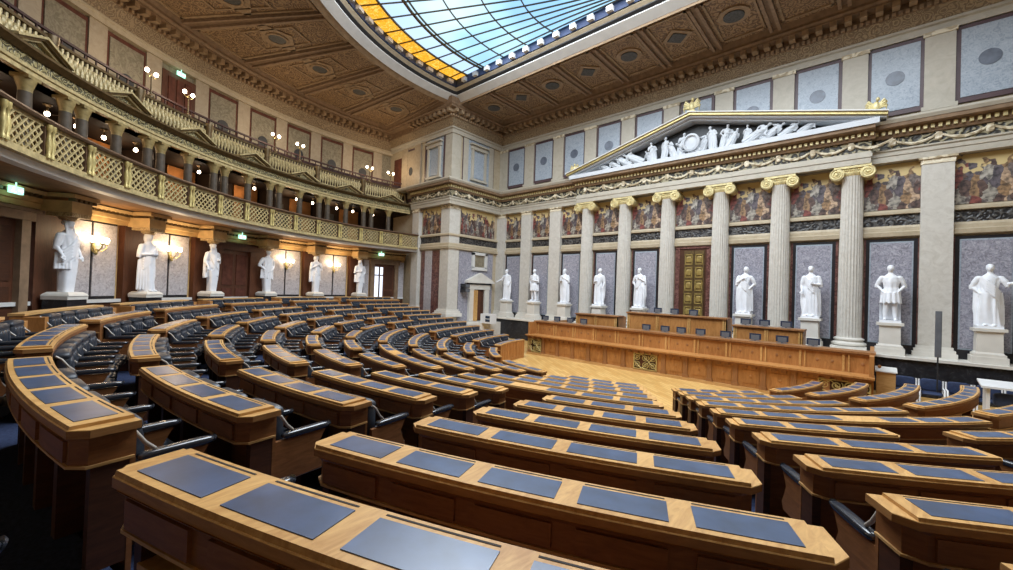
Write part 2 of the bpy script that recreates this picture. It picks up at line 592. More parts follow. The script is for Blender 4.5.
cnt = 0
for i in range(-11, 1):
    a = 9.4 * i + 4.7
    if a < -98 or a > 1:
        continue
    fr = MB()
    for (r0, r1, d0, d1) in ((12.3, 12.42, -3.3, 3.3), (18.2, 18.32, -3.6, 3.6), (12.3, 18.32, -3.6, -3.25), (12.3, 18.32, 3.25, 3.6),
                             (14.0, 14.08, -2.2, 2.2), (16.4, 16.48, -2.2, 2.2), (14.0, 16.48, -2.4, -2.15), (14.0, 16.48, 2.15, 2.4)):
        fr.arcbox(CK, r0, r1, a + d0, a + d1, ZC - 0.05, ZC + 0.01, 2.2)
    md = MB()
    x, y = P(CK, 15.25, a)
    md.lathe([(0.02, -0.09), (0.34, -0.08), (0.34, 0.0)], (x, y, ZC), 18, 0)
    md.lathe([(0.34, 0.0), (0.35, -0.10), (0.44, -0.10), (0.46, 0.0)], (x, y, ZC), 18, 1)
    for (k_, z_) in ((0.95, 0.05), (0.82, 0.03)):
        md.skin([[(x + px_ * cos(rad(a)) + py_ * sin(rad(a)), y + px_ * sin(rad(a)) - py_ * cos(rad(a)), zz) for px_, py_ in ((-k_ * 1.2, 0), (0, -k_ * 0.8), (k_ * 1.2, 0), (0, k_ * 0.8))] for zz in (ZC - z_, ZC + 0.01)], 1 if k_ > 0.9 else 2)
    coffer('c', fr, md, 'brown gilded coffer, %s along the curved side from the camera end' % ORD[cnt % 20])
    cnt += 1
cnt = 0
for i in range(-5, 4):
    x = 2.1 * i
    fr = MB()
    for k, (d0, d1, y0, y1) in enumerate(((-0.78, 0.78, -4.02, -3.93), (-0.78, 0.78, -1.15, -1.05), (-0.78, -0.7, -4.02, -1.05), (0.7, 0.78, -4.02, -1.05))):
        fr.box(x + d0, x + d1, y0, y1, ZC - 0.05, ZC + 0.01)
    s_ = 0.42
    md = MB()
    y = -2.65
    if i % 2 == 0:
        for (k, zz, mi) in ((0.62, 0.06, 1), (0.4, 0.1, 0)):
            md.skin([[(x - k, y, z), (x, y - k, z), (x + k, y, z), (x, y + k, z)] for z in (ZC - zz, ZC + 0.01)], mi)
    else:
        for (k, zz, mi) in ((0.55, 0.06, 1), (0.36, 0.1, 0)):
            md.lathe([(k, -zz), (k, 0.01)], (x, y, ZC), 20, mi)
    coffer('c', fr, md, 'brown gilded coffer beside the front wall, %s from the pavilion' % ORD[cnt])
    cnt += 1

# ------------------------------------------------------------------ roof light
fr = MB()
path = [(*P(CK, RO, -A0 + 2 * A0 * i / 72),) for i in range(73)]
def ringprof(mb, prof, mi):
    """profile (inset towards the glass, z) swept round the D-shaped opening"""
    rings = []
    m_ = len(path)
    for i, p in enumerate(path):
        u = (Vector(p) - Vector(CK)).normalized()
        rr = []
        for d, z in prof:
            rr.append((CK[0] + u.x * (RO - d), min(CK[1] + u.y * (RO - d), YO - d) if i in (0, m_ - 1) else CK[1] + u.y * (RO - d), z))
        rings.append(rr)
    mb.skin(rings, mi, loop=True)


ringprof(fr, [(-0.30, ZC - 0.20), (-0.30, ZC + 0.05), (0.0, ZC + 0.05), (0.0, ZC - 0.10)], 1)
ringprof(fr, [(0.0, ZC - 0.12), (0.0, ZC + 0.25), (0.36, ZC + 0.25), (0.36, ZC + 0.10)], 0)
ringprof(fr, [(0.36, ZC + 0.14), (0.36, ZC + 0.4), (0.48, ZC + 0.4), (0.48, ZC + 0.22)], 2)
ringprof(fr, [(0.48, ZC + 0.26), (0.48, ZC + 0.5), (0.60, ZC + 0.5), (0.60, ZC + 0.36)], 3)
ringprof(fr, [(0.60, ZC + 0.40), (0.60, ZC + 0.95), (0.66, ZC + 0.95), (0.66, ZC + 0.40)], 4)
root = tag(fr.build('roof_light', ['white_trim', 'dentil_brown', 'frame_dark', 'cream_stone', 'navy_fabric']), 'huge curved glass roof light with amber border in the ceiling', 'skylight')
for i in range(54):
    a = -96 + 192 * i / 53
    x, y = P(CK, 11.1, a)
    if y > -5.1:
        continue
    bk = MB()
    bk.arcbox(CK, RO - 0.84, RO - 0.60, a - 0.85, a + 0.85, ZC + 0.46, ZC + 0.62, 2)
    bk.build('bracket', ['white_trim'], root)
for i in range(-12, 13):
    x = i * 0.86
    bk = MB()
    bk.box(x - 0.13, x + 0.13, YO - 0.84, YO - 0.60, ZC + 0.44, ZC + 0.64)
    bk.build('bracket', ['white_trim'], root)
# glass
m, t, b = nt('roof_glass')
t.nodes.remove(b)
ge = N(t, 'ShaderNodeNewGeometry')
sx = N(t, 'ShaderNodeSeparateXYZ')
L(t, ge.outputs['Position'], sx.inputs[0])
vs_ = N(t, 'ShaderNodeVectorMath', operation='SUBTRACT')
L(t, ge.outputs['Position'], vs_.inputs[0])
vs_.inputs[1].default_value = (CK[0], CK[1], ZC + 0.8)
ln = N(t, 'ShaderNodeVectorMath', operation='LENGTH')
L(t, vs_.outputs[0], ln.inputs[0])
no = N(t, 'ShaderNodeTexNoise', Scale=0.22, Detail=3.0)
L(t, ge.outputs['Position'], no.inputs['Vector'])
sky = ramp(t, no.outputs['Fac'], [(0.36, (0.30, 0.56, 0.86)), (0.5, (0.42, 0.70, 0.90)), (0.66, (0.62, 0.82, 0.92))])
n2 = N(t, 'ShaderNodeTexNoise', Scale=5.0, Detail=2.0, Distortion=2.0)
L(t, ge.outputs['Position'], n2.inputs['Vector'])
amb = ramp(t, n2.outputs['Fac'], [(0.42, (0.85, 0.42, 0.03)), (0.52, (0.62, 0.24, 0.01)), (0.58, (0.95, 0.55, 0.10))])
dv = N(t, 'ShaderNodeMath', operation='DIVIDE')
L(t, ln.outputs['Value'], dv.inputs[0])
dv.inputs[1].default_value = 12.0
mkA = ramp(t, dv.outputs[0], [(10.25 / 12, (0, 0, 0)), (10.26 / 12, (1, 1, 1))], 'CONSTANT')
mx = N(t, 'ShaderNodeMixRGB')
L(t, mkA, mx.inputs['Fac'])
L(t, sky, mx.inputs['Color1'])
L(t, amb, mx.inputs['Color2'])
mkB = ramp(t, dv.outputs[0], [(0, (0, 0, 0)), (9.2 / 12, (0.75, 0.75, 0.75)), (10.25 / 12, (0.75, 0.75, 0.75))], 'CONSTANT')
mx2 = N(t, 'ShaderNodeMixRGB')
L(t, mkB, mx2.inputs['Fac'])
L(t, mx.outputs['Color'], mx2.inputs['Color1'])
mx2.inputs['Color2'].default_value = (0.50, 0.66, 0.92, 1)
mx3 = N(t, 'ShaderNodeMixRGB')
L(t, mkA, mx3.inputs['Fac'])
L(t, mx2.outputs['Color'], mx3.inputs['Color1'])
L(t, amb, mx3.inputs['Color2'])
em = N(t, 'ShaderNodeEmission')
L(t, mx3.outputs['Color'], em.inputs['Color'])
em.inputs['Strength'].default_value = GLASS_S
L(t, em.outputs[0], t.nodes['Material Output'].inputs['Surface'])
ZG = ZC + 0.8
g = MB()
pts = [P(CK, RO - 0.62, -A0 + 2 * A0 * i / 60) for i in range(61)]
pts = [(x, min(y, YO - 0.62)) for x, y in pts]
g.skin([[(x, y, z) for x, y in pts] for z in (ZG, ZG + 0.03)])
g.build('glass', ['roof_glass'], root)
mu = MB()
for i in range(-20, 21):
    a = 4.4 * i
    # bars fan out from the middle of the straight side
    px, py = 0.3, YO - 0.66
    dx, dy = sin(rad(a)), -cos(rad(a))
    bq = (py - CK[1]) * dy + px * dx
    cq = px * px + (py - CK[1]) ** 2 - (RO - 0.64) ** 2
    tl = -bq + math.sqrt(bq * bq - cq)
    ex, ey = -dy * 0.019, dx * 0.019
    s0, s1 = 0.6, tl
    mu.hull8([(px + dx * t_ + ex * g_, py + dy * t_ + ey * g_, z_) for z_ in (ZG - 0.05, ZG - 0.001) for (t_, g_) in ((s0, 1), (s1, 1), (s1, -1), (s0, -1))])
for rr, th, mi in ((10.25, 0.04, 1), (9.2, 0.055, 1), (9.0, 0.03, 1), (7.6, 0.015, 0), (6.1, 0.015, 0), (4.6, 0.015, 0)):
    lim = 90 + math.degrees(math.asin((YO - 0.62 - CK[1]) / rr))
    mu.arcbox(CK, rr - th, rr + th, -lim, lim, ZG - 0.06, ZG - 0.001, 4, mi)
mu.build('glazing_bar', ['mullion', 'bronze'], root)

# ------------------------------------------------------------------ mouldings that run round the front wall and the pavilions
PTS = [(-15.9, YP), (-XW, YP), (-XW, 0.2), (XW, 0.2), (XW, YP), (15.9, YP)]


PTU = [(-19.3, YP)] + PTS[1:]


def run(name, prof, mats, mi=0):
    q = MB()
    q.path(PTU if prof[0][1] > 8.9 else PTS, prof, mi)
    return struct(name, q, mats)


# ledge, dark relief band, ledge under the painted frieze
run('trim_ledge', [(0, 5.24), (0.16, 5.28), (0.18, 5.42), (0.10, 5.46), (0.10, 5.58), (0.06, 5.66), (0, 5.66)], ['cream_stone'])
run('trim_dark_band', [(0, 5.66), (0.05, 5.66), (0.05, 6.04), (0, 6.04)], ['dark_relief'])
run('trim_frieze_sill', [(0, 6.04), (0.14, 6.06), (0.14, 6.14), (0.05, 6.22), (0, 6.22)], ['cream_stone'])
# entablature
run('trim_architrave', [(0, 7.86), (0.34, 7.86), (0.34, 8.06), (0.37, 8.07), (0.37, 8.20), (0.42, 8.23), (0.42, 8.28), (0, 8.28)], ['attic_stone'])
run('trim_garland_frieze', [(0, 8.28), (0.33, 8.28), (0.33, 8.68), (0, 8.68)], ['garland'])
run('trim_cornice', [(0, 8.68), (0.40, 8.68), (0.44, 8.76), (0.44, 8.94), (0.72, 8.96), (0.74, 9.08), (0, 9.08)], ['cornice_brown'])
run('trim_cornice_cap', [(0, 9.08), (0.76, 9.08), (0.82, 9.18), (0.82, 9.25), (0, 9.27)], ['attic_stone'])
run('trim_attic_base', [(0, 9.26), (0.10, 9.26), (0.10, 9.46), (0, 9.48)], ['attic_stone'])
# attic top
run('trim_attic_head', [(0, 12.12), (0.12, 12.12), (0.12, 12.34), (0.20, 12.38), (0.20, 12.46), (0, 12.46)], ['attic_stone'])
run('trim_ceiling_frieze', [(0, 12.46), (0.16, 12.46), (0.42, 12.86), (0, 12.86)], ['frieze_gold'])
run('trim_ceiling_cornice', [(0, 12.86), (0.46, 12.86), (0.46, 13.22), (0.86, 13.24), (0.86, 13.30), (0.94, 13.36), (0.94, 13.45), (1.05, 13.66), (0, 13.66)], ['cornice_brown'])


def dentils(name, z0, z1, d0, d1, step, wdt, mat, xs=(-15.8, -XW), ys=(YP, 0.2), fx=(-XW, 9.9)):
    q = MB()
    x = xs[0]
    while x < xs[1] + d0:
        q.box(x, x + wdt, YP - d1, YP - d0, z0, z1)
        x += step
    y = ys[0] - d0
    while y < ys[1] - d1 - wdt:
        q.box(-XW + d0, -XW + d1, y, y + wdt, z0, z1)
        y += step
    x = fx[0] + d1
    while x < fx[1]:
        q.box(x, x + wdt, 0.2 - d1, 0.2 - d0, z0, z1)
        x += step
    o = struct(name, q, [mat])
    return o


dentils('trim_dentils_gold', 8.78, 8.91, 0.43, 0.52, 0.17, 0.09, 'bright_gold')
dentils('trim_dentils_small', 12.88, 13.00, 0.45, 0.54, 0.17, 0.10, 'dentil_brown')
dentils('trim_modillions', 13.04, 13.24, 0.5, 0.84, 0.42, 0.20, 'dentil_brown')

# curved rear cornice below the ceiling
q = MB()
q.arc(CG, [(19.3, 12.0), (19.0, 12.0), (19.0, 12.18), (18.95, 12.22), (18.95, 12.28), (19.3, 12.28)], -97, 97, 2, 0)
q.arc(CG, [(19.3, 12.28), (19.02, 12.28), (18.72, 12.80), (19.3, 12.80)], -97, 97, 2, 1)
q.arc(CG, [(19.3, 12.80), (18.70, 12.80), (18.70, 13.18), (18.34, 13.20), (18.34, 13.26), (18.26, 13.34), (18.26, 13.45), (18.15, 13.66), (19.3, 13.66)], -97, 97, 2, 2)
struct('trim_rear_cornice', q, ['cream_stone', 'frieze_gold', 'cornice_brown'])
q = MB()
a = -97.0
while a < -18:
    q.arcbox(CG, 18.38, 18.70, a, a + 0.62, 12.99, 13.19, 2)
    q.arcbox(CG, 18.60, 18.72, a, a + 0.30, 12.82, 12.94, 2)
    q.arcbox(CG, 18.60, 18.72, a + 0.65, a + 0.95, 12.82, 12.94, 2)
    a += 1.3
struct('trim_rear_dentils', q, ['dentil_brown'])
# ------------------------------------------------------------------ platform and black plinth wall below the columns
pf = MB()
pf.box(-XW, -6.2, -0.9, 0.25, -0.05, 1.14, 0)
pf.box(6.2, XW, -0.9, 0.25, -0.05, 1.14, 0)
pf.box(-6.2, 6.2, -0.95, 0.25, -0.05, 1.14, 0)
for x0, x1 in ((-XW, -6.2), (6.2, XW)):
    pf.box(x0, x1, -0.98, 0.2, 1.14, 1.22, 1)
pf.box(-6.2, 6.2, -0.95, 0.2, 1.14, 1.215, 1)
struct('wall_plinth', pf, ['black_marble', 'plinth_marble'])
ld = MB()
ld.box(-XW, -11.0, -4.1, -0.9, -0.05, 0.93, 0)
for k in range(1, 6):
    for s in (-1, 1):
        ld.arcbox(CS, RK[k] - 0.27, (RK[k - 1] - 0.27) if k > 1 else 15.6, s * 90, s * 95.5, -0.05, zfloor(k) - 0.003, 2, 1)
struct('floor_side_landing', ld, ['plinth_marble', 'carpet'])

BX = [-7.7, -9.9, -12.1, 7.7, 9.9]       # pilasters
CX = [-5.55, -3.35, -1.15, 1.15, 3.35, 5.55]  # portico columns
COLNAME = ['farthest from the golden door on the pavilion side', 'second from the golden door on the pavilion side',
           'just on the pavilion side of the golden door', 'just past the golden door away from the pavilion',
           'second past the golden door', 'outermost past the golden door under the pediment corner']

# fluted shaft, base and gold capital shared by the six columns
sh = MB()
sh.lathe([(0.365, 0.42), (0.345, 0.50), (0.345, 0.6), (0.342, 2.0), (0.335, 3.6), (0.318, 5.0), (0.300, 6.22), (0.325, 6.28), (0.325, 6.32)], n=96, flute=24, depth=0.075)
sh_me = sh.mesh('shaft', ['column_marble'], True, 1.2)
bs = MB()
bs.box(-0.50, 0.50, -0.50, 0.50, 0, 0.14)
bs.lathe([(0.44, 0.14), (0.50, 0.18), (0.50, 0.24), (0.44, 0.28), (0.40, 0.30), (0.40, 0.33), (0.44, 0.36), (0.44, 0.40), (0.37, 0.44)], n=36)
bs_me = bs.mesh('base', ['plinth_marble'], True, 0.6)
cp = MB()
cp.lathe([(0.315, 6.30), (0.36, 6.36), (0.37, 6.42), (0.30, 6.46)], n=32)
cp.box(-0.52, 0.52, -0.40, 0.30, 6.56, 6.65)
cp.skin([[(x, y, z) for y, z in ((-0.34, 6.40), (0.25, 6.40), (0.25, 6.58), (-0.34, 6.58))] for x in (-0.42, 0.42)])
for s in (-1, 1):
    cx, cz = s * 0.43, 6.37
    rings = []
    for y, r in ((-0.40, 0.21), (-0.34, 0.225), (0.0, 0.17), (0.24, 0.22), (0.28, 0.20)):
        rings.append([(cx + r * cos(2 * pi * k / 20), y, cz + r * sin(2 * pi * k / 20)) for k in range(20)])
    cp.skin(rings)
    sp_ = []
    for k in range(40):
        t_ = k / 39
        r = 0.20 * (1 - t_ * 0.8)
        an = pi / 2 - s * t_ * 4.6 * pi
        sp_.append((cx + r * cos(an), -0.415, cz + r * sin(an)))
    cp.tube(sp_, 0.022, 6)
    cp.sq((cx, -0.42, cz), (0.05, 0.03, 0.05), nu=10, nv=6)
for k in range(9):
    cp.sq((-0.24 + k * 0.06, -0.36, 6.49), (0.025, 0.03, 0.035), nu=8, nv=6)
cp_me = cp.mesh('capital', ['bright_gold'], True, 0.7)
for i, x in enumerate(CX):
    c_ = thing('ionic_column', 'fluted marble column with gilt scroll capital, ' + COLNAME[i], 'column', (x, 0.0, 1.21), 0, 'fluted portico columns')
    put('base', bs_me, c_, False)
    put('shaft', sh_me, c_, False)
    put('capital', cp_me, c_, False)

pl = MB()
pl.box(-0.38, 0.38, -0.20, 0.22, 0.36, 6.42)
pl_me = pl.mesh('shaft', ['column_marble'])
pb = MB()
pb.box(-0.52, 0.52, -0.36, 0.22, 0, 0.16)
pb.box(-0.48, 0.48, -0.31, 0.22, 0.16, 0.26)
pb.box(-0.43, 0.43, -0.26, 0.22, 0.26, 0.36)
pb_me = pb.mesh('base', ['plinth_marble'])
pc = MB()
pc.box(-0.40, 0.40, -0.22, 0.22, 6.42, 6.58)
pc.box(-0.45, 0.45, -0.27, 0.22, 6.58, 6.65)
pc_me = pc.mesh('capital', ['stone_relief'])
PN = {-7.7: 'next to the portico on the pavilion side', -9.9: 'between the portico and the pavilion, middle of three', -12.1: 'in the corner against the pavilion',
      7.7: 'just past the portico, behind the slim speaker', 9.9: 'at the far end past the portico'}
for x in BX:
    c_ = thing('pilaster', 'smooth flat pale marble pilaster ' + PN[x], 'pilaster', (x, 0.12, 1.21), 0, 'flat wall pilasters')
    put('base', pb_me, c_, False)
    put('shaft', pl_me, c_, False)
    put('capital', pc_me, c_, False)
# square corner pier of the pavilion
c_ = thing('corner_pier', 'square marble pier at the pavilion corner with white base', 'pier', (-12.72, -3.78, 1.25))
q = MB()
q.box(-0.40, 0.40, -0.40, 0.40, 0.42, 6.4)
q.build('shaft', ['column_marble'], c_, world=False)
q = MB()
q.box(-0.62, 0.62, -0.62, 0.62, 0, 0.2)
q.box(-0.55, 0.55, -0.55, 0.55, 0.2, 0.32)
q.box(-0.47, 0.47, -0.47, 0.47, 0.32, 0.42)
q.build('base', ['plinth_marble'], c_, world=False)
q = MB()
q.box(-0.42, 0.42, -0.42, 0.42, 6.4, 6.54)
q.box(-0.47, 0.47, -0.47, 0.47, 6.54, 6.61)
q.build('capital', ['stone_relief'], c_, world=False)
c_ = thing('pilaster', 'pale stone pilaster where the curved gallery meets the pavilion', 'pilaster', (-15.45, -4.15, 1.45))
q = MB()
q.box(-0.34, 0.34, -0.22, 0.1, 0.3, 6.2)
q.build('shaft', ['column_marble'], c_, world=False)
q = MB()
q.box(-0.42, 0.42, -0.3, 0.1, 0, 0.3)
q.build('base', ['plinth_marble'], c_, world=False)
q = MB()
q.box(-0.38, 0.38, -0.26, 0.1, 6.2, 6.41)
q.build('capital', ['stone_relief'], c_, world=False)

# ------------------------------------------------------------------ niche panels, red strips and painted frieze between the columns
ALLX = [-12.1, -9.9, -7.7, -5.55, -3.35, -1.15, 1.15, 3.35, 5.55, 7.7, 9.9]
BAYN = ['nearest the pavilion', 'second from the pavilion', 'third from the pavilion', 'fourth from the pavilion', 'fifth from the pavilion',
        'above the golden door', 'just past the golden door', 'second past the golden door', 'third past the golden door', 'at the far end past the portico']
for i in range(10):
    xa, xb = ALLX[i], ALLX[i + 1]
    xm = (xa + xb) / 2
    st = MB()
    hw = (xb - xa) / 2 - 0.36
    if i != 5:
        q = MB()
        q.box(xm - 0.66, xm + 0.66, 0.13, 0.2, 1.22, 5.2)
        o = q.build('niche_panel', ['black_frame'])
        tag(o, 'grey blue marble slab behind the statue %s' % BAYN[i], 'wall panel', 'marble slabs behind the statues')
        q = MB()
        q.box(xm - 0.56, xm + 0.56, 0.12, 0.15, 1.53, 5.10)
        q.build('border', ['pale_marble'], o)
        q = MB()
        q.box(xm - 0.52, xm + 0.52, 0.105, 0.14, 1.58, 5.05)
        q.build('marble_slab', ['blue_marble'], o)
        for s in (-1, 1):
            st.box(xm + s * (0.66 + (hw - 0.66) / 2) - (hw - 0.66) / 2, xm + s * (0.66 + (hw - 0.66) / 2) + (hw - 0.66) / 2, 0.15, 0.21, 1.22, 5.2, 0)
    else:
        for s in (-1, 1):
            st.box(xm + s * 0.69 - 0.1, xm + s * 0.69 + 0.1, 0.12, 0.21, 1.22, 5.2, 0)
        st.box(xm - 0.8, xm + 0.8, 0.1, 0.21, 5.14, 5.24, 0)
    struct('trim_red_strip', st, ['red_marble'])
    q = MB()
    q.box(-hw - 0.03, hw + 0.03, -0.02, 0.03, 0, 1.60)
    o = q.build('painted_frieze', ['fresco'])
    o.location = (xm, 0.17, 6.24)
    tag(o, 'painted crowd of robed figures on gold, %s' % BAYN[i], 'painting', 'painted frieze fields')

# golden double door
q = MB()
q.box(-0.62, 0.62, 0.14, 0.2, 1.22, 5.14)  # flat dark backing, its colour stands in for the shade of the door recess
d = q.build('door_1', ['walnut_dark'])
d['kind'] = 'structure'
for s in (-1, 1):
    q = MB()
    x0, x1 = (0.07, 0.50) if s > 0 else (-0.38, 0.05)
    q.box(x0, x1, 0.10, 0.145, 1.25, 5.05, 0)
    for k in range(6):
        z = 1.42 + k * 0.6
        for (u0, u1, w0, w1) in ((x0 + 0.05, x1 - 0.05, z - 0.02, z + 0.03), (x0 + 0.05, x1 - 0.05, z + 0.41, z + 0.46), (x0 + 0.05, x0 + 0.09, z, z + 0.44), (x1 - 0.09, x1 - 0.05, z, z + 0.44)):
            q.box(u0, u1, 0.07, 0.105, w0, w1, 1)
        q.sq(((x0 + x1) / 2, 0.095, z + 0.22), (0.12, 0.035, 0.14), 0.5, 0.5, 12, 6, 1)
    q.build('door_leaf', ['bronze', 'gold_door'], d)

# ------------------------------------------------------------------ projecting portico entablature and pediment
q = MB()
q.box(-6.05, 6.05, -0.42, 0.0, 7.86, 8.28, 0)
q.box(-6.08, 6.08, -0.45, 0.0, 8.07, 8.2, 0)
struct('trim_portico_architrave', q, ['attic_stone'])
q = MB()
q.box(-6.05, 6.05, -0.41, 0.0, 8.28, 8.68)
struct('trim_portico_frieze', q, ['garland'])
q = MB()
q.skin([[(x, y, z) for y, z in ((0.0, 8.68), (-0.50, 8.68), (-0.54, 8.76), (-0.54, 8.92), (-0.85, 8.96), (-0.87, 9.08), (0.0, 9.08))] for x in (-6.15, 6.15)], 0)
q.box(-6.25, 6.25, -0.92, 0.0, 9.08, 9.28, 1)
struct('trim_portico_cornice', q, ['cornice_brown', 'pediment_white'])
q = MB()
x = -6.05
while x < 6.05:
    q.box(x, x + 0.09, -0.62, -0.5, 8.78, 8.90)
    x += 0.17
struct('trim_portico_dentils', q, ['bright_gold'])
# swags and stars of the frieze in relief
q = MB()
def swag(q, x0, x1, y, z, h):
    pts = [(x0 + (x1 - x0) * k / 8, y, z - h * sin(pi * k / 8)) for k in range(9)]
    q.tube(pts, [0.022 + 0.035 * sin(pi * k / 8) for k in range(9)], 6)
x = -12.1
k = 0
while x < 9.7:
    y = -0.43 if -6.0 < x < 5.9 else -0.15
    swag(q, x, x + 1.1, y, 8.60, 0.22)
    q.sq((x, y, 8.52), (0.10, 0.05, 0.14), 0.8, 0.8, 8, 6)
    for j in range(6):
        an = j * pi / 3
        q.tube([(x, y - 0.02, 8.55), (x + 0.15 * cos(an), y - 0.02, 8.55 + 0.13 * sin(an))], [0.03, 0.006], 5)
    x += 1.1
y_ = -4.0
while y_ < -0.3:
    pts = [(-12.05, y_ + 1.0 * j / 8, 8.60 - 0.2 * sin(pi * j / 8)) for j in range(9)]
    q.tube(pts, [0.022 + 0.035 * sin(pi * j / 8) for j in range(9)], 6)
    q.sq((-12.05, y_, 8.52), (0.05, 0.1, 0.14), 0.8, 0.8, 8, 6)
    y_ += 1.05
x = -15.2
while x < -12.6:
    swag(q, x, x + 1.0, -4.45, 8.6, 0.2)
    q.sq((x, -4.45, 8.52), (0.10, 0.05, 0.14), 0.8, 0.8, 8, 6)
    x += 1.05
struct('trim_garland_swags', q, ['stone_relief'])

ped = thing('pediment', 'white triangular gable over the portico filled with carved figures', 'pediment', (0, -0.4, 9.28))
q = MB()
q.skin([[(x, y, z) for x, z in ((-5.9, 9.28), (5.9, 9.28), (0, 10.82))] for y in (-0.10, 0.19)])
q.build('tympanum', ['frame_dark'], ped)
APX, APZ, EX, EZ = 0.0, 11.05, 6.45, 9.36
for s in (-1, 1):
    q = MB()
    u = Vector((APX - s * EX, 0, APZ - EZ)).normalized()
    nrm = Vector((-u.z, 0, u.x)) * (1 if u.x > 0 else -1)
    if nrm.z < 0:
        nrm = -nrm
    def layer(y0, y1, n0, n1, mi):
        a_, b_ = Vector((s * EX, 0, EZ)), Vector((APX, 0, APZ))
        ends = []
        for n_ in (n0, n1):
            pa = a_ + nrm * n_
            pb_ = b_ + nrm * n_
            # mitre on the centre line
            tt = (0 - pa.x) / u.x
            pb_ = pa + u * tt
            ends.append((pa, pb_))
        vs = []
        for y in (y0, y1):
            for (p1, p2) in ends:
                vs.append((p1, p2, y))
        P_ = lambda p, y: (p.x, y, p.z)
        q.hull8([P_(ends[0][0], y0), P_(ends[0][1], y0), P_(ends[0][1], y1), P_(ends[0][0], y1),
                 P_(ends[1][0], y0), P_(ends[1][1], y0), P_(ends[1][1], y1), P_(ends[1][0], y1)], mi)
    layer(-0.62, 0.19, -0.20, -0.12, 0)
    layer(-0.80, 0.19, -0.12, -0.05, 0)
    layer(-0.92, 0.19, -0.05, 0.04, 1)
    layer(-1.00, 0.19, 0.04, 0.08, 2)
    q.build('raking_cornice', ['pediment_white', 'gold', 'white_trim'], ped)

# ------------------------------------------------------------------ attic: pilasters, framed marble panels with roundels
for i, x in enumerate(ALLX):
    q = MB()
    q.box(x - 0.36, x + 0.36, 0.02, 0.2, 9.46, 12.12, 0)
    q.box(x - 0.42, x + 0.42, -0.03, 0.2, 9.46, 9.6, 0)
    q.box(x - 0.40, x + 0.40, -0.02, 0.2, 11.98, 12.12, 1)
    struct('trim_attic_pilaster', q, ['attic_stone', 'stone_relief'])
for i in range(10):
    xm = (ALLX[i] + ALLX[i + 1]) / 2
    q = MB()
    q.box(xm - 0.74, xm + 0.74, 0.10, 0.2, 9.56, 12.08)
    o = q.build('attic_panel', ['panel_frame'])
    tag(o, 'upper marble panel with dark frame and roundel, %s' % BAYN[i].replace('above the golden door', 'above the gable tip'), 'wall panel', 'upper wall panels over the front')
    q = MB()
    q.box(xm - 0.62, xm + 0.62, 0.075, 0.15, 9.72, 11.95)
    q.build('marble_slab', ['pale_marble'], o)
    q = MB()
    q.skin([[(xm + 0.25 * cos(2 * pi * k / 24), y, 10.85 + 0.25 * sin(2 * pi * k / 24)) for k in range(24)] for y in (0.06, 0.1)])
    q.build('roundel', ['roundel'], o)
# pavilion attic: framed false windows on both faces
def aedicule(face, c, z0, label):
    o = thing('false_window', label, 'window surround', (0, 0, 0), 0, 'framed niches high on the pavilion')
    def bx(u0, u1, d0, d1, za, zb, q):
        if face == 'x':
            q.box(XWn + d0, XWn + d1, c + u0, c + u1, za, zb)
        else:
            q.box(c + u0, c + u1, YP - d1, YP - d0, za, zb)
    XWn = -XW
    q = MB()
    bx(-0.48, 0.48, 0, 0.06, z0 + 0.1, z0 + 1.7, q)
    q.build('recess', ['pale_marble'], o)
    q = MB()
    for u in (-0.62, 0.46):
        bx(u, u + 0.16, 0, 0.16, z0, z0 + 1.8, q)
    bx(-0.7, 0.7, 0, 0.2, z0 + 1.8, z0 + 1.95, q)
    bx(-0.78, 0.78, 0, 0.28, z0 + 2.05, z0 + 2.14, q)
    bx(-0.66, 0.66, 0, 0.14, z0 + 1.95, z0 + 2.05, q)
    bx(-0.7, 0.7, 0, 0.2, z0 - 0.12, z0, q)
    q.build('surround', ['attic_stone'], o)
    return o


aedicule('x', -2.0, 9.75, 'stone framed false window high on pavilion side facing the gable')
aedicule('y', -14.0, 9.75, 'stone framed false window high on pavilion side facing the seats')
q = MB()
for (a_, b_) in ((-3.25, -2.85), (-1.05, -0.65)):
    q.box(-XW, -XW + 0.05, a_, b_, 9.5, 12.1, 0)
for (a_, b_) in ((-13.15, -12.98), (-15.0, -14.85)):
    q.box(a_, b_, YP - 0.06, YP, 9.5, 12.1, 1)
q.box(-XW, -XW + 0.04, -3.3, -3.25, 9.5, 12.1, 1)
q.box(-XW, -XW + 0.04, -0.65, -0.6, 9.5, 12.1, 1)
q.box(-XW, -XW + 0.03, -3.25, -0.65, 9.5, 12.1, 2)
q.box(-14.85, -13.15, YP - 0.03, YP, 9.5, 12.1, 2)
struct('trim_pavilion_attic', q, ['attic_stone', 'panel_frame', 'pale_marble'])
q = MB()
q.box(-12.98, -12.34, YP - 0.06, YP + 0.62, 9.46, 12.12)
struct('trim_pavilion_corner', q, ['attic_stone'])
q = MB()
for x in (-15.75, -17.2):
    q.box(x - 0.32, x + 0.32, YP - 0.10, YP, 8.3, 12.12, 0)
q.box(-17.0, -15.95, YP - 0.05, YP, 8.5, 12.0, 1)
q.box(-16.9, -16.07, YP - 0.08, YP, 8.7, 11.85, 2)
q.box(-18.5, -17.6, YP - 0.06, YP, 8.3, 11.6, 3)
q.skin([[(-16.48 + 0.2 * cos(2 * pi * j / 18), y, 10.5 + 0.28 * sin(2 * pi * j / 18)) for j in range(18)] for y in (YP - 0.1, YP - 0.05)], 4)
struct('trim_pavilion_upper_panels', q, ['rear_stone', 'panel_frame', 'rear_stone', 'curtain_brown', 'frame_dark'])

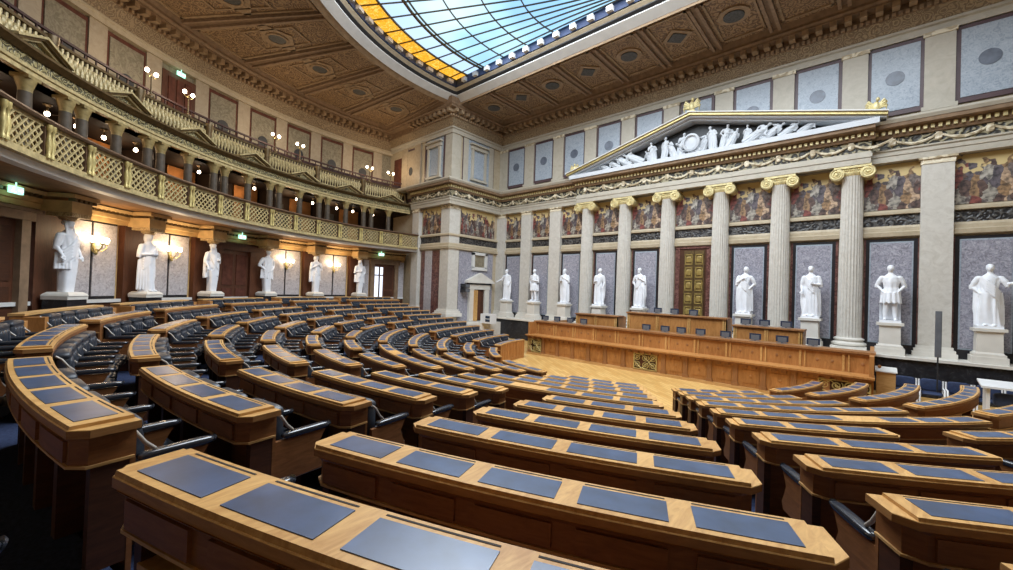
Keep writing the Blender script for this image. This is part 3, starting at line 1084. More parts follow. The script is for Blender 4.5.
# pavilion lower storey
for (face, c0, c1, lab) in (('y', -14.95, -13.2, 'painted crowd of robed figures on the pavilion facing the seats'), ('x', -3.25, -0.35, 'painted crowd of robed figures on the pavilion facing the dais')):
    q = MB()
    h = (c1 - c0) / 2
    if face == 'y':
        q.box(-h, h, -0.03, 0.02, 0, 1.6)
        o = q.build('painted_frieze', ['fresco'])
        o.location = ((c0 + c1) / 2, YP - 0.02, 6.24)
    else:
        q.box(-0.02, 0.03, -h, h, 0, 1.6)
        o = q.build('painted_frieze', ['fresco'])
        o.location = (-XW + 0.02, (c0 + c1) / 2, 6.24)
    tag(o, lab, 'painting', 'painted frieze fields')
q = MB()
q.box(-15.0, -14.6, YP - 0.05, YP, 1.3, 5.2, 0)
q.box(-13.9, -13.2, YP - 0.05, YP, 1.3, 5.2, 0)
q.box(-14.6, -13.9, YP - 0.07, YP, 1.3, 5.2, 1)
struct('trim_pavilion_marble', q, ['red_marble', 'lilac_marble'])
q = MB()
q.box(-XW, -XW + 0.04, -3.3, -0.4, 0.95, 5.22, 0)
struct('trim_pavilion_side_marble', q, ['blue_marble'])
dr = MB()
dr.box(-XW + 0.02, -XW + 0.10, -2.15, -1.15, 0.95, 2.95)
d = dr.build('door_2', ['walnut_dark'])
d['kind'] = 'structure'
q = MB()
for y0, y1 in ((-2.5, -2.12), (-1.18, -0.8)):
    q.box(-XW, -XW + 0.22, y0, y1, 0.95, 2.9)
q.box(-XW, -XW + 0.24, -2.55, -0.75, 2.9, 3.2)
q.build('door_frame', ['plinth_marble'], d)
q = MB()
q.skin([[(x, y, z) for y, z in ((-2.75, 3.38), (-0.55, 3.38), (-0.55, 3.46), (-1.65, 3.95), (-2.75, 3.46))] for x in (-XW, -XW + 0.32)])
q.box(-XW, -XW + 0.38, -2.8, -0.5, 3.3, 3.4)
q.build('door_gable', ['plinth_marble'], d)
q = MB()
q.box(-XW, -XW + 0.28, -2.6, -0.7, 3.2, 3.3)
q.build('door_lintel', ['black_frame'], d)
q = MB()
q.box(-XW + 0.1, -XW + 0.13, -1.83, -1.47, 1.0, 2.85)
q.build('door_leaf', ['door_wood'], d)
q = MB()
q.box(-XW + 0.1, -XW + 0.5, -2.16, -2.08, 0.97, 2.85)
q.build('open_leaf', ['oak'], d)
o = thing('framed_niche', 'small square framed opening above the pavilion side door', 'window surround', (0, 0, 0))
q = MB()
for (a_, b_, z0, z1) in ((-2.3, -2.1, 4.25, 5.2), (-1.2, -1.0, 4.25, 5.2), (-2.3, -1.0, 4.1, 4.3), (-2.3, -1.0, 5.05, 5.22)):
    q.box(-XW, -XW + 0.16, a_, b_, z0, z1)
q.build('surround', ['white_trim'], o)
q = MB()
q.box(-XW, -XW + 0.06, -2.1, -1.2, 4.3, 5.05)
q.build('panel', ['tan_marble'], o)
# ------------------------------------------------------------------ carved figures
def figure_mesh(name, mat, pose, voxel=0.0125):
    """one continuous carved figure, facing -Y, standing on z = 0"""
    rnd = random.Random(pose.get('seed', 1))
    q = MB()
    herm = pose.get('herm', False)
    kilt = pose.get('kilt', False)
    sway = pose.get('sway', 0.04)
    if herm:
        secs = [(0.0, .145, .12), (0.45, .165, .14), (0.80, .19, .155), (0.92, .215, .17), (1.02, .215, .165), (1.16, .18, .14), (1.34, .205, .15), (1.47, .215, .13), (1.54, .13, .10), (1.60, .07, .07)]
    elif kilt:
        secs = [(0.62, .235, .19), (0.75, .22, .18), (0.98, .205, .165), (1.12, .175, .14), (1.32, .21, .155), (1.46, .215, .13), (1.54, .13, .10), (1.60, .07, .07)]
    else:
        w_ = pose.get('wide', 1.0)
        secs = [(0.0, .25 * w_, .20), (0.12, .245 * w_, .20), (0.45, .225 * w_, .185), (0.75, .215, .175), (0.98, .215, .17), (1.14, .185, .145), (1.32, .21, .15), (1.46, .22, .13), (1.54, .13, .10), (1.60, .07, .07)]
    n = 56
    ph0 = rnd.random() * 6
    rings = []
    dense = []
    for i in range(len(secs) - 1):
        a_, b_ = secs[i], secs[i + 1]
        m_ = max(1, int((b_[0] - a_[0]) / 0.05))
        for k in range(m_):
            f_ = k / m_
            dense.append(tuple(a_[j] + (b_[j] - a_[j]) * f_ for j in range(3)))
    dense.append(secs[-1])
    for z, rx, ry in dense:
        fo = 0.0 if z > 1.42 else (0.13 if z < 0.9 else 0.08)
        if herm and z < 0.85:
            fo = 0.0
        cx = sway * sin(z * 2.2)
        ring = []
        for k in range(n):
            a = 2 * pi * k / n
            wv = 1 + fo * sin(9 * a + ph0 + 1.6 * z) * (0.6 + 0.4 * sin(3 * a + ph0)) + fo * 0.5 * sin(5 * a - 2.1 * z)
            e_ = 0.6 if (herm and z < 0.85) else 1.0
            c_, s_ = cos(a), sin(a)
            c_, s_ = math.copysign(abs(c_) ** e_, c_), math.copysign(abs(s_) ** e_, s_)
            ring.append((cx + rx * wv * c_, ry * wv * s_, z))
        rings.append(ring)
    q.skin(rings)
    hx = sway * sin(1.6 * 2.2) * 1.2
    tilt = pose.get('tilt', 0.0)
    q.tube([(hx, 0, 1.5), (hx + tilt * 0.5, -0.015, 1.66)], [0.075, 0.062], 12)
    hc = Vector((hx + tilt, -0.03, 1.76))
    q.sq(hc, (0.086, 0.104, 0.126), 1, 1, 16, 12)
    q.sq(hc + Vector((0, -0.095, -0.01)), (0.016, 0.025, 0.032), nu=8, nv=6)
    q.sq(hc + Vector((0, -0.085, 0.028)), (0.052, 0.020, 0.012), nu=10, nv=6)
    q.sq(hc + Vector((0, -0.085, -0.05)), (0.026, 0.018, 0.010), nu=10, nv=6)
    q.sq(hc + Vector((0, 0.03, 0.04)), (0.094, 0.095, 0.092), nu=14, nv=10)
    for s in (-1, 1):
        q.sq(hc + Vector((s * 0.083, 0.0, -0.005)), (0.014, 0.022, 0.032), nu=8, nv=6)
    if pose.get('beard', False):
        q.sq(hc + Vector((0, -0.06, -0.10)), (0.055, 0.045, 0.075), nu=10, nv=8)
    if pose.get('bun', False):
        q.sq(hc + Vector((0, 0.12, 0.03)), (0.06, 0.06, 0.06), nu=10, nv=8)
        for s in (-1, 1):
            q.tube([hc + Vector((s * 0.08, 0.02, 0.03)), hc + Vector((s * 0.10, -0.01, -0.12)), hc + Vector((s * 0.12, -0.04, -0.26))], [0.03, 0.03, 0.018], 8)
    if pose.get('helmet', False):
        q.tube([hc + Vector((0, -0.08, 0.13)), hc + Vector((0, 0.02, 0.17)), hc + Vector((0, 0.12, 0.10))], [0.02, 0.03, 0.02], 8)
    if pose.get('veil', False):
        q.sq(hc + Vector((0, 0.05, -0.04)), (0.12, 0.10, 0.19), nu=14, nv=10)
    # arms: shoulder, elbow, wrist, then a hand of five fingers
    for key in ('armL', 'armR'):
        sh_, el, wr = [Vector(p) for p in pose[key]]
        q.tube([sh_, sh_ * 0.5 + el * 0.5, el, el * 0.5 + wr * 0.5, wr], [0.070, 0.064, 0.054, 0.047, 0.034], 12)
        q.sq(sh_, (0.076, 0.078, 0.076), nu=12, nv=8)
        d = (wr - el).normalized()
        side = d.cross(Vector((0, 1, 0.2))).normalized()
        hcn = wr + d * 0.06
        q.tube([wr, hcn, hcn + d * 0.03], [0.034, 0.042, 0.034], 10)
        for k in range(4):
            b0 = hcn + side * (k - 1.5) * 0.021 + d * 0.025
            ln_ = (0.055, 0.066, 0.06, 0.048)[k]
            q.tube([b0, b0 + d * ln_ * 0.55, b0 + d * ln_ + Vector((0, 0.012, -0.012))], [0.013, 0.012, 0.009], 7)
        b0 = hcn - side * 0.036
        q.tube([b0 - d * 0.02, b0 - side * 0.03 + d * 0.02, b0 - side * 0.03 + d * 0.055], [0.015, 0.013, 0.010], 7)
        if pose.get('sleeve', True):
            q.tube([sh_ + Vector((0, 0, 0.02)), sh_ * 0.45 + el * 0.55, el + Vector((0, 0.01, -0.09))], [0.080, 0.080, 0.055], 12)
    # cloak across the body and down one side
    if pose.get('cloak', True):
        s = pose.get('cs', 1)
        for k in range(5):
            o_ = k * 0.075
            pts = [(s * 0.17, -0.06, 1.50 - o_ * 0.3), (s * 0.06, -0.155, 1.36 - o_), (-s * 0.08, -0.165, 1.20 - o_), (-s * 0.20, -0.07, 1.04 - o_ * 1.1), (-s * 0.20, 0.09, 1.0 - o_)]
            q.tube(pts, [0.03, 0.036, 0.036, 0.03, 0.02], 8)
        for k in range(5):
            x = -s * (0.10 + 0.045 * k)
            q.tube([(x * 0.9, -0.12 + 0.04 * k, 1.02), (x, -0.15 + 0.045 * k, 0.6), (x * 1.08, -0.17 + 0.05 * k, 0.06 if not herm else 0.6)], [0.028, 0.034, 0.024], 8)
        q.tube([(s * 0.19, 0.03, 1.50), (s * 0.25, 0.05, 1.1), (s * 0.25, 0.04, 0.5), (s * 0.22, 0.02, 0.12 if not herm else 0.75)], [0.05, 0.07, 0.08, 0.05], 10)
    if kilt:
        for s, fx in ((-1, -0.05), (1, 0.06)):
            q.tube([(s * 0.10, 0, 0.72), (s * 0.105, -0.03, 0.45), (s * 0.105 + fx * 0.3, 0.0, 0.26), (s * 0.11 + fx * 0.4, 0.0, 0.06)], [0.10, 0.078, 0.07, 0.045], 12)
            q.sq((s * 0.115 + fx * 0.4, -0.06, 0.035), (0.05, 0.12, 0.04), nu=12, nv=8)
        for k in range(11):
            a = 2 * pi * k / 11
            q.tube([(0.20 * cos(a), 0.16 * sin(a), 0.95), (0.245 * cos(a), 0.20 * sin(a), 0.58)], [0.05, 0.045], 7)
        q.skin([[(x, y, z) for x, y in ((-0.27, 0.10), (-0.14, 0.19), (0.14, 0.19), (0.27, 0.10), (0.26, 0.14), (0.13, 0.25), (-0.13, 0.25), (-0.26, 0.14))] for z in (0.02, 0.6, 1.45)])
    elif not herm:
        for s in (-1, 1):
            q.sq((s * 0.09, -0.20, 0.03), (0.045, 0.085, 0.035), nu=10, nv=8)
    for pr in pose.get('props', []):
        q.tube([Vector(p) for p in pr[0]], pr[1], 8)
    me = q.mesh(name, [mat])
    o = bpy.data.objects.new('tmp', me)
    COL.objects.link(o)
    r = o.modifiers.new('r', 'REMESH')
    r.mode = 'VOXEL'
    r.voxel_size = voxel
    sm = o.modifiers.new('s', 'SMOOTH')
    sm.factor = 0.4
    sm.iterations = 1
    dg = bpy.context.evaluated_depsgraph_get()
    me2 = bpy.data.meshes.new_from_object(o.evaluated_get(dg))
    bpy.data.objects.remove(o)
    me2.name = name
    me2.materials.clear()
    me2.materials.append(MATS[mat])
    me2.polygons.foreach_set('use_smooth', [True] * len(me2.polygons))
    me2.update()
    return me2


SHL, SHR = (0.21, 0, 1.45), (-0.21, 0, 1.45)
DOWNL, DOWNR = [SHL, (0.29, 0.02, 1.17), (0.27, -0.10, 0.95)], [SHR, (-0.29, 0.02, 1.17), (-0.27, -0.10, 0.95)]
BENTL, BENTR = [SHL, (0.30, 0.0, 1.17), (0.10, -0.20, 1.20)], [SHR, (-0.30, 0.0, 1.17), (-0.10, -0.20, 1.20)]
HIPL, HIPR = [SHL, (0.36, 0.06, 1.20), (0.22, -0.06, 1.02)], [SHR, (-0.36, 0.06, 1.20), (-0.22, -0.06, 1.02)]
CHESTL, CHESTR = [SHL, (0.29, -0.03, 1.20), (0.05, -0.19, 1.36)], [SHR, (-0.29, -0.03, 1.20), (-0.05, -0.19, 1.36)]
OUTL, OUTR = [SHL, (0.36, -0.06, 1.28), (0.50, -0.22, 1.32)], [SHR, (-0.40, -0.04, 1.26), (-0.60, -0.16, 1.12)]
PO = [
    dict(seed=1, armL=DOWNL, armR=OUTR, sway=0.05, beard=True, cs=1),
    dict(seed=2, armL=BENTL, armR=HIPR, sway=-0.04, kilt=True, cs=1, cloak=False),
    dict(seed=3, armL=CHESTL, armR=BENTR, sway=0.03, beard=True, cs=-1),
    dict(seed=4, armL=DOWNL, armR=BENTR, sway=-0.05, beard=False, cs=1, wide=1.08),
    dict(seed=5, armL=CHESTL, armR=HIPR, sway=0.06, beard=True, cs=1, wide=1.05),
    dict(seed=6, armL=HIPL, armR=CHESTR, sway=-0.05, cs=-1, tilt=0.02),
    dict(seed=7, armL=BENTL, armR=DOWNR, sway=0.03, cs=-1, wide=1.12),
    dict(seed=8, armL=HIPL, armR=HIPR, sway=0.02, kilt=True, cloak=False, helmet=False),
    dict(seed=9, armL=OUTL, armR=HIPR, sway=-0.03, cs=-1, wide=1.18, props=[([(0.46, -0.24, 1.32), (0.66, -0.20, 1.42)], 0.03)]),
]
SL = ['white marble statue with outstretched arm beside the pavilion on a pedestal',
      'white marble statue in short tunic, second from the pavilion',
      'white marble bearded statue, third from the pavilion, hand on chest',
      'white marble robed statue, fourth from the pavilion, arm hanging down',
      'white marble robed statue just before the golden door, elbow bent outward',
      'white marble robed statue just past the golden door, hand at chest',
      'white marble broad robed statue, second past the golden door',
      'white marble warrior statue in short kilt, both hands on hips',
      'white marble toga statue holding a scroll at the far end']
k = 0
pd = MB()
pd.box(-0.37, 0.37, -0.34, 0.34, 0, 0.22)
pd.box(-0.33, 0.33, -0.30, 0.30, 0.22, 0.30)
pd.skin([[(-a_, -a_, z), (a_, -a_, z), (a_, a_, z), (-a_, a_, z)] for a_, z in ((0.30, 0.30), (0.27, 0.36), (0.26, 0.92), (0.29, 0.98))])
pd.box(-0.34, 0.34, -0.32, 0.32, 0.98, 1.07)
pd_me = pd.mesh('pedestal', ['plinth_marble'])
sl_ = MB()
sl_.box(-0.27, 0.27, -0.26, 0.26, 1.07, 1.15)
sl_me = sl_.mesh('plinth', ['statue_marble'])
for i in range(10):
    if i == 5:
        continue
    x = (ALLX[i] + ALLX[i + 1]) / 2
    me = figure_mesh('figure', 'statue_marble', PO[k])
    t_ = thing('marble_statue', SL[k], 'statue', (x, -0.45, 1.215), 0, 'white statues between the columns')
    put('pedestal', pd_me, t_, False)
    put('plinth', sl_me, t_, False)
    o = put('figure', me, t_, False)
    o.location = (0, 0, 1.14)
    k += 1

# rear caryatids under the gallery
CA = [37.4 + 9.66 * i for i in range(6)]
CP = [
    dict(seed=21, herm=True, armL=DOWNL, armR=DOWNR, sway=0.02, bun=True, cs=1),
    dict(seed=22, herm=False, armL=BENTL, armR=BENTR, sway=-0.02, veil=True, cs=1, wide=0.85),
    dict(seed=23, herm=True, armL=BENTL, armR=DOWNR, sway=0.03, bun=True, cs=-1),
    dict(seed=24, herm=True, armL=HIPL, armR=HIPR, sway=-0.03, bun=False, cs=1),
    dict(seed=25, herm=True, armL=CHESTL, armR=CHESTR, sway=0.02, veil=True, cs=-1),
    dict(seed=26, herm=True, armL=HIPL, armR=BENTR, sway=0.03, bun=True, cs=1),
]
CLAB = ['white caryatid with tapered lower body and hanging arms, nearest the camera', 'white veiled caryatid with folded arms beside the first sconces',
        'white caryatid with one arm across beside the dark rear door', 'white caryatid with hands on hips beyond the dark rear door',
        'white caryatid with hands at chest between the two far sconces', 'white caryatid next to the bright glazed rear door']
pb1 = MB()
pb1.box(-0.33, 0.33, -0.30, 0.30, 0.0, 0.10)
pb1.skin([[(-a_, -a_, z), (a_, -a_, z), (a_, a_, z), (-a_, a_, z)] for a_, z in ((0.32, 0.10), (0.30, 0.14), (0.24, 0.20))])
cpl_me = pb1.mesh('plinth', ['plinth_marble'])
pb2 = MB()
pb2.box(-0.31, 0.31, -0.28, 0.28, -0.72, 0.0)
cbl_me = pb2.mesh('pedestal', ['black_marble'])
ck_ = MB()
ck_.lathe([(0.13, 2.12), (0.19, 2.16), (0.21, 2.22)], n=20)
ck_.box(-0.30, 0.30, -0.30, 0.30, 2.22, 2.34)
ccp_me = ck_.mesh('capital', ['gilded_wall'], True, 0.6)
for i, a in enumerate(CA):
    x, y = P(CG, 16.4, -a)
    t_ = thing('caryatid', CLAB[i], 'statue', (x, y, 2.28), rad(180 - a), 'caryatids carrying the gallery')
    put('plinth', cpl_me, t_, False)
    put('pedestal', cbl_me, t_, False)
    o = put('figure', figure_mesh('figure', 'statue_marble', CP[i]), t_, False)
    o.location = (0, 0, 0.19)
    o.scale = (1.08, 1.05, 1.05)
    put('capital', ccp_me, t_, False)

# gable sculpture: seated, kneeling and reclining figures
gm = [figure_mesh('relief_figure', 'pediment_white', dict(seed=31 + j, armL=(OUTL, BENTL, HIPL)[j], armR=(HIPR, OUTR, CHESTR)[j], sway=0.05, cs=1 - 2 * (j % 2), wide=1.1), 0.024) for j in range(3)]
xx = -4.6
j = 0
while xx < 4.7:
    avail = 0.22 + (10.82 - 9.28) * (1 - abs(xx) / 5.9)
    o = put('relief_figure', gm[j % 3], ped, True)
    lie = abs(xx) > 2.7 or j % 6 == 3
    sc = min(0.72, (avail - 0.22) / 1.85) * (0.92, 0.78, 0.86)[j % 3]
    sg = 1 if xx > 0 else -1
    if lie:
        o.scale = (max(0.40, min(0.62, sc * 1.7)),) * 3
        o.rotation_euler = (0.15, sg * rad(62), 0)
        o.location = (xx - sg * 0.45, -0.36, 9.42)
    else:
        o.scale = (sc * 1.15, sc * 1.0, sc)
        o.rotation_euler = (0, rad(8) * (-1) ** j, rad(25) * (-1) ** (j // 2))
        o.location = (xx, -0.36 - 0.16 * (j % 2), 9.30)
        if j % 3 == 1:
            o.rotation_euler = (0.1, rad(24) * sg, rad(30) * sg)
            o.location.x -= sg * 0.2
    j += 1
    xx += 0.40 if not lie else 0.62
q = MB()
q.skin([[(0.0 + r * cos(2 * pi * k / 28), y, 9.86 + r * 1.1 * sin(2 * pi * k / 28)) for k in range(28)] for r, y in ((0.36, -0.45), (0.36, -0.62), (0.28, -0.66), (0.26, -0.56), (0.01, -0.58))])
q.build('round_shield', ['pediment_white'], ped, True)
for s in (-1, 1):
    pass
# gilt ornaments on the gable
for (x, z, sc, lab) in ((0.0, 11.12, 1.0, 'gilt winged ornament on the tip of the gable'), (6.15, 9.46, 0.8, 'gilt ornament on the far lower corner of the gable'), (-6.1, 9.46, 0.75, 'gilt ornament on the gable corner near the pavilion')):
    q = MB()
    y = -0.62
    q.box(x - 0.16 * sc, x + 0.16 * sc, y - 0.12, y + 0.12, z, z + 0.14 * sc)
    q.sq((x, y, z + 0.34 * sc), (0.13 * sc, 0.12 * sc, 0.24 * sc))
    q.sq((x + 0.05 * sc, y - 0.08, z + 0.62 * sc), (0.07 * sc, 0.08 * sc, 0.09 * sc), nu=12, nv=8)
    for s in (-1, 1):
        for k in range(4):
            q.tube([(x + s * 0.08 * sc, y, z + (0.42 - k * 0.05) * sc), (x + s * (0.26 + 0.03 * k) * sc, y - 0.02, z + (0.60 - k * 0.10) * sc), (x + s * (0.36 - 0.02 * k) * sc, y, z + (0.46 - k * 0.12) * sc)], [0.05 * sc, 0.06 * sc, 0.02 * sc], 8)
    tag(q.build('roof_ornament', ['bright_gold'], None, True), lab, 'ornament')
# ------------------------------------------------------------------ rear wall under the gallery (left half seen)
q = MB()
q.arcbox(CG, 16.9, 17.02, -97, 97, 1.6, 2.12, 2, 0)
q.arcbox(CG, 16.84, 17.02, -97, 97, 2.12, 2.22, 2, 1)
struct('baseboard_rear', q, ['walnut_dark', 'white_trim'])
DOORS = {-1: 32.2, 2: 62.0, 5: 92.3}
pn = 0
sn = 0
SCON = ['left of the veiled caryatid, nearest the camera', 'between the second and third caryatids', 'beside the hands-on-hips caryatid', 'between the two farthest caryatids']
for i in range(-1, 6):
    a0 = 37.4 + 9.66 * i
    if i in DOORS:
        continue
    for (d0, d1, side) in ((1.75, 4.78, 'first'), (4.84, 7.75, 'second')):
        q = MB()
        q.arcbox(CG, 16.93, 17.02, -(a0 + d1), -(a0 + d0), 2.22, 4.66, 2)
        o = q.build('marble_wall_panel', ['black_frame'])
        tag(o, 'lilac grey marble panel on the curved rear wall, %s from the camera end' % ORD[pn], 'wall panel', 'marble panels behind the caryatids')
        q = MB()
        q.arcbox(CG, 16.90, 16.97, -(a0 + d1 - 0.11), -(a0 + d0 + 0.11), 2.32, 4.56, 2)
        q.build('marble_slab', ['lilac_marble'], o)
        pn += 1
    # sconce
    am = -(a0 + 4.85)
    x, y = P(CG, 16.9, am)
    s_ = thing('wall_sconce', 'gilt two-armed wall light ' + SCON[sn], 'wall light', (x, y, 3.85), rad(180 + am), 'sconces between the caryatids')
    sn += 1
    q = MB()
    q.sq((0, -0.03, -0.05), (0.07, 0.03, 0.16), nu=12, nv=8)
    q.sq((0, -0.10, -0.20), (0.05, 0.05, 0.07), nu=10, nv=8)
    q.build('backplate', ['gold'], s_, True, world=False)
    for s in (-1, 0, 1):
        q = MB()
        q.tube([(0, -0.05, -0.08), (s * 0.12, -0.16, -0.16), (s * 0.24, -0.2 - 0.06 * (s == 0), -0.05), (s * 0.25, -0.2 - 0.08 * (s == 0), 0.06)], 0.016, 8)
        q.lathe([(0.02, 0.04), (0.06, 0.07), (0.055, 0.09), (0.015, 0.09)], (s * 0.25, -0.2 - 0.08 * (s == 0), 0), 12)
        ar = q.build('arm', ['gold'], s_, True, world=False)
        q = MB()
        q.lathe([(0.02, 0.09), (0.05, 0.14), (0.062, 0.20), (0.045, 0.25), (0.01, 0.27)], (s * 0.25, -0.2 - 0.08 * (s == 0), 0), 12)
        q.build('bulb', ['bulb'], ar, True, world=False)
    l = bpy.data.lights.new('sconce_light', 'POINT')
    l.energy = SCONCE_W
    l.color = (1.0, 0.72, 0.42)
    l.shadow_soft_size = 0.12
    lo = bpy.data.objects.new('sconce_light', l)
    lo.location = (*P(CG, 16.4, am), 4.22)
    COL.objects.link(lo)
# brown piers behind the caryatids
q = MB()
for a in CA:
    q.arcbox(CG, 16.8, 17.02, -(a + 1.45), -(a - 1.45), 1.6, 4.66, 2)
struct('trim_rear_pier', q, ['door_wood'])
# doors
dn = 3
for i, a in DOORS.items():
    q = MB()
    w_ = 2.4
    q.arcbox(CG, 16.92, 17.02, -(a + w_), -(a - w_), 1.6, 4.35, 2)
    d = q.build('door_%d' % dn, ['door_wood'])
    d['kind'] = 'structure'
    dn += 1
    q = MB()
    for s in (-1, 1):
        q.arcbox(CG, 16.78, 17.02, -(a + s * (w_ + 0.42) + 0.42), -(a + s * (w_ + 0.42) - 0.42), 1.6, 4.4, 2)
    q.arcbox(CG, 16.74, 17.02, -(a + w_ + 1.1), -(a - w_ - 1.1), 4.28, 4.5, 2)
    q.arcbox(CG, 16.66, 17.02, -(a + w_ + 1.3), -(a - w_ - 1.3), 4.5, 4.58, 2)
    q.build('door_frame', ['cornice_brown' if i != 2 else 'door_wood'], d)
    q = MB()
    for s in (-1, 1):
        for (z0, z1) in ((1.8, 2.6), (2.75, 4.1)):
            q.arcbox(CG, 16.89, 16.95, -(a + s * 1.15 + 0.85), -(a + s * 1.15 - 0.85), z0, z1, 2)
    q.build('door_leaf', ['walnut_dark' if i != 2 else 'curtain_brown'], d)
    if i == 5:
        q = MB()
        q.arcbox(CG, 16.86, 16.9, -(a - 0.3), -(a - 2.1), 2.2, 4.1, 2)
        q.build('door_glass', ['daylight_pane'], d)
        q = MB()
        q.arcbox(CG, 16.83, 16.88, -(a - 1.0), -(a - 1.3), 2.2, 4.1, 2)
        q.arcbox(CG, 16.83, 16.88, -(a - 0.2), -(a - 2.2), 3.55, 3.62, 2)
        q.build('glazing_bar', ['walnut_dark'], d)
    q = MB()
    for s in (-1, 1):
        q.arcbox(CG, 16.9, 17.02, -(a + s * 4.1 + 0.6), -(a + s * 4.1 - 0.6), 2.22, 4.5, 2)
    struct('trim_door_side_marble', q, ['lilac_marble'])

# gilded entablature below the gallery, stepping out over every caryatid
q = MB()
q.arc(CG, [(17.05, 4.62), (16.78, 4.62), (16.78, 4.76), (16.74, 4.78), (16.74, 4.90), (17.05, 4.90)], -97, 97, 2, 0)
q.arc(CG, [(17.05, 4.90), (16.62, 4.98), (16.55, 5.06), (17.05, 5.08)], -97, 97, 2, 0)
for a in CA:
    q.arcbox(CG, 16.10, 16.9, -(a + 1.15), -(a - 1.15), 4.60, 4.90, 2, 0)
    q.arcbox(CG, 15.98, 16.9, -(a + 1.5), -(a - 1.5), 4.98, 5.08, 2, 0)
struct('trim_gallery_architrave', q, ['ochre_plaster'])
q = MB()
a = -97.0
while a < -22:
    near = any(abs(a + 0.15 + c_) < 1.2 for c_ in CA)
    r0 = 16.02 if near else 16.64
    q.arcbox(CG, r0, r0 + 0.16, a, a + 0.3, 4.90, 4.98, 2)
    a += 0.55
struct('trim_gallery_dentils', q, ['bronze'])

# ------------------------------------------------------------------ first gallery
q = MB()
q.arc(CG, [(15.32, 5.10), (18.7, 5.10), (18.7, 5.26), (15.32, 5.26)], -97, 97, 2, 0)
q.arc(CG, [(15.16, 5.13), (15.32, 5.10), (15.32, 5.27), (15.12, 5.27), (15.12, 5.22)], -97, 97, 2, 1)
struct('floor_gallery', q, ['soffit', 'white_trim'])
rl = thing('gallery_railing', 'long curved gilt lattice railing of the lower gallery', 'railing', (*P(CG, 15.05, -60), 5.27))
q = MB()
q.arc(CG, [(14.93, 6.10), (15.17, 6.10), (15.20, 6.14), (15.17, 6.19), (14.93, 6.19), (14.90, 6.14)], -96.8, 40, 1.2, 0)
q.build('cap_rail', ['rail_wood'], rl)
q = MB()
q.arcbox(CG, 14.98, 15.14, -96.8, 40, 5.27, 5.40, 1.2)
q.arcbox(CG, 15.02, 15.10, -96.8, 40, 6.02, 6.10, 1.2)
q.build('base_rail', ['olive_gold'], rl)
for k in range(-1, 14):
    a = 26.8 + 5.03 * k
    q = MB()
    for s in (-1, 1):
        am = -(a + s * 0.22)
        x, y = P(CG, 14.97, am)
        q.lathe([(0.05, 0), (0.05, 0.06), (0.035, 0.1), (0.06, 0.28), (0.035, 0.46), (0.03, 0.55), (0.055, 0.6), (0.055, 0.70)], (x, y, 5.38), 10)
    q.arcbox(CG, 15.0, 15.14, -(a + 0.5), -(a - 0.5), 5.40, 6.05, 2, 1)
    q.build('post', ['gold', 'rail_wood'], rl, True)
    a0, a1 = a + 0.58, min(a + 4.45, 96.6)
    if a0 > 95:
        continue
    q = MB()
    z0, z1 = 5.41, 6.02
    wd = (a1 - a0)
    H = rad(wd) * 15.06
    hgt = z1 - z0
    nst = 9
    def strip(u0, v0, u1, v1, rr):
        # u in metres along, v in metres up; clipped to the field
        pts = []
        for (u, v) in ((u0, v0), (u1, v1)):
            an = -(a0 + u / H * wd)
            pts.append((u, v, an))
        dx, dz = u1 - u0, v1 - v0
        l_ = math.hypot(dx, dz)
        ox, oz = -dz / l_ * 0.017, dx / l_ * 0.017
        vs = []
        for r in (rr, rr + 0.03):
            for (u, v, _), sg in ((pts[0], 1), (pts[1], 1), (pts[1], -1), (pts[0], -1)):
                uu, vv = u + ox * sg, v + oz * sg
                an = -(a0 + uu / H * wd)
                vs.append((*P(CG, r, an), z0 + vv))
        q.hull8(vs)
    st_ = 0.19
    u = -hgt
    while u < H:
        ua, va, ub, vb = u, 0, u + hgt, hgt
        if ua < 0:
            va -= ua
            ua = 0
        if ub > H:
            vb -= ub - H
            ub = H
        if ub - ua > 0.03:
            strip(ua, va, ub, vb, 15.02)
            strip(ua, hgt - va, ub, hgt - vb, 15.045)
        u += st_
    q.build('lattice_panel', ['olive_gold'], rl)

# things inside the gallery
CPA = []
PA = [37.5 + 9.9 * i for i in range(-1, 6)]
for a in PA:
    for da in (-0.9, 0.9):
        CPA.append(a + da)
    CPA.append(a + 4.95)
col = MB()
col.lathe([(0.20, 0), (0.20, 0.12), (0.15, 0.18), (0.145, 0.3), (0.125, 1.95), (0.125, 2.0)], n=16)
gcol_me = col.mesh('shaft', ['gallery_column'], True, 0.7)
cap = MB()
cap.lathe([(0.125, 2.0), (0.13, 2.08), (0.18, 2.25), (0.19, 2.3)], n=16)
cap.box(-0.18, 0.18, -0.18, 0.18, 2.3, 2.38)
gcap_me = cap.mesh('capital', ['dull_gold'], True, 0.7)
n_ = 0
for a in CPA:
    if a < 25 or a > 96:
        continue
    x, y = P(CG, 16.42, -a)
    t_ = thing('gallery_column', 'small dark gallery column with gilt capital, %s from the camera end' % (ORD[n_] if n_ < 20 else 'last ones far'), 'column', (x, y, 5.26), rad(-a), 'small columns of the lower gallery')
    put('shaft', gcol_me, t_, False)
    put('capital', gcap_me, t_, False)
    n_ += 1
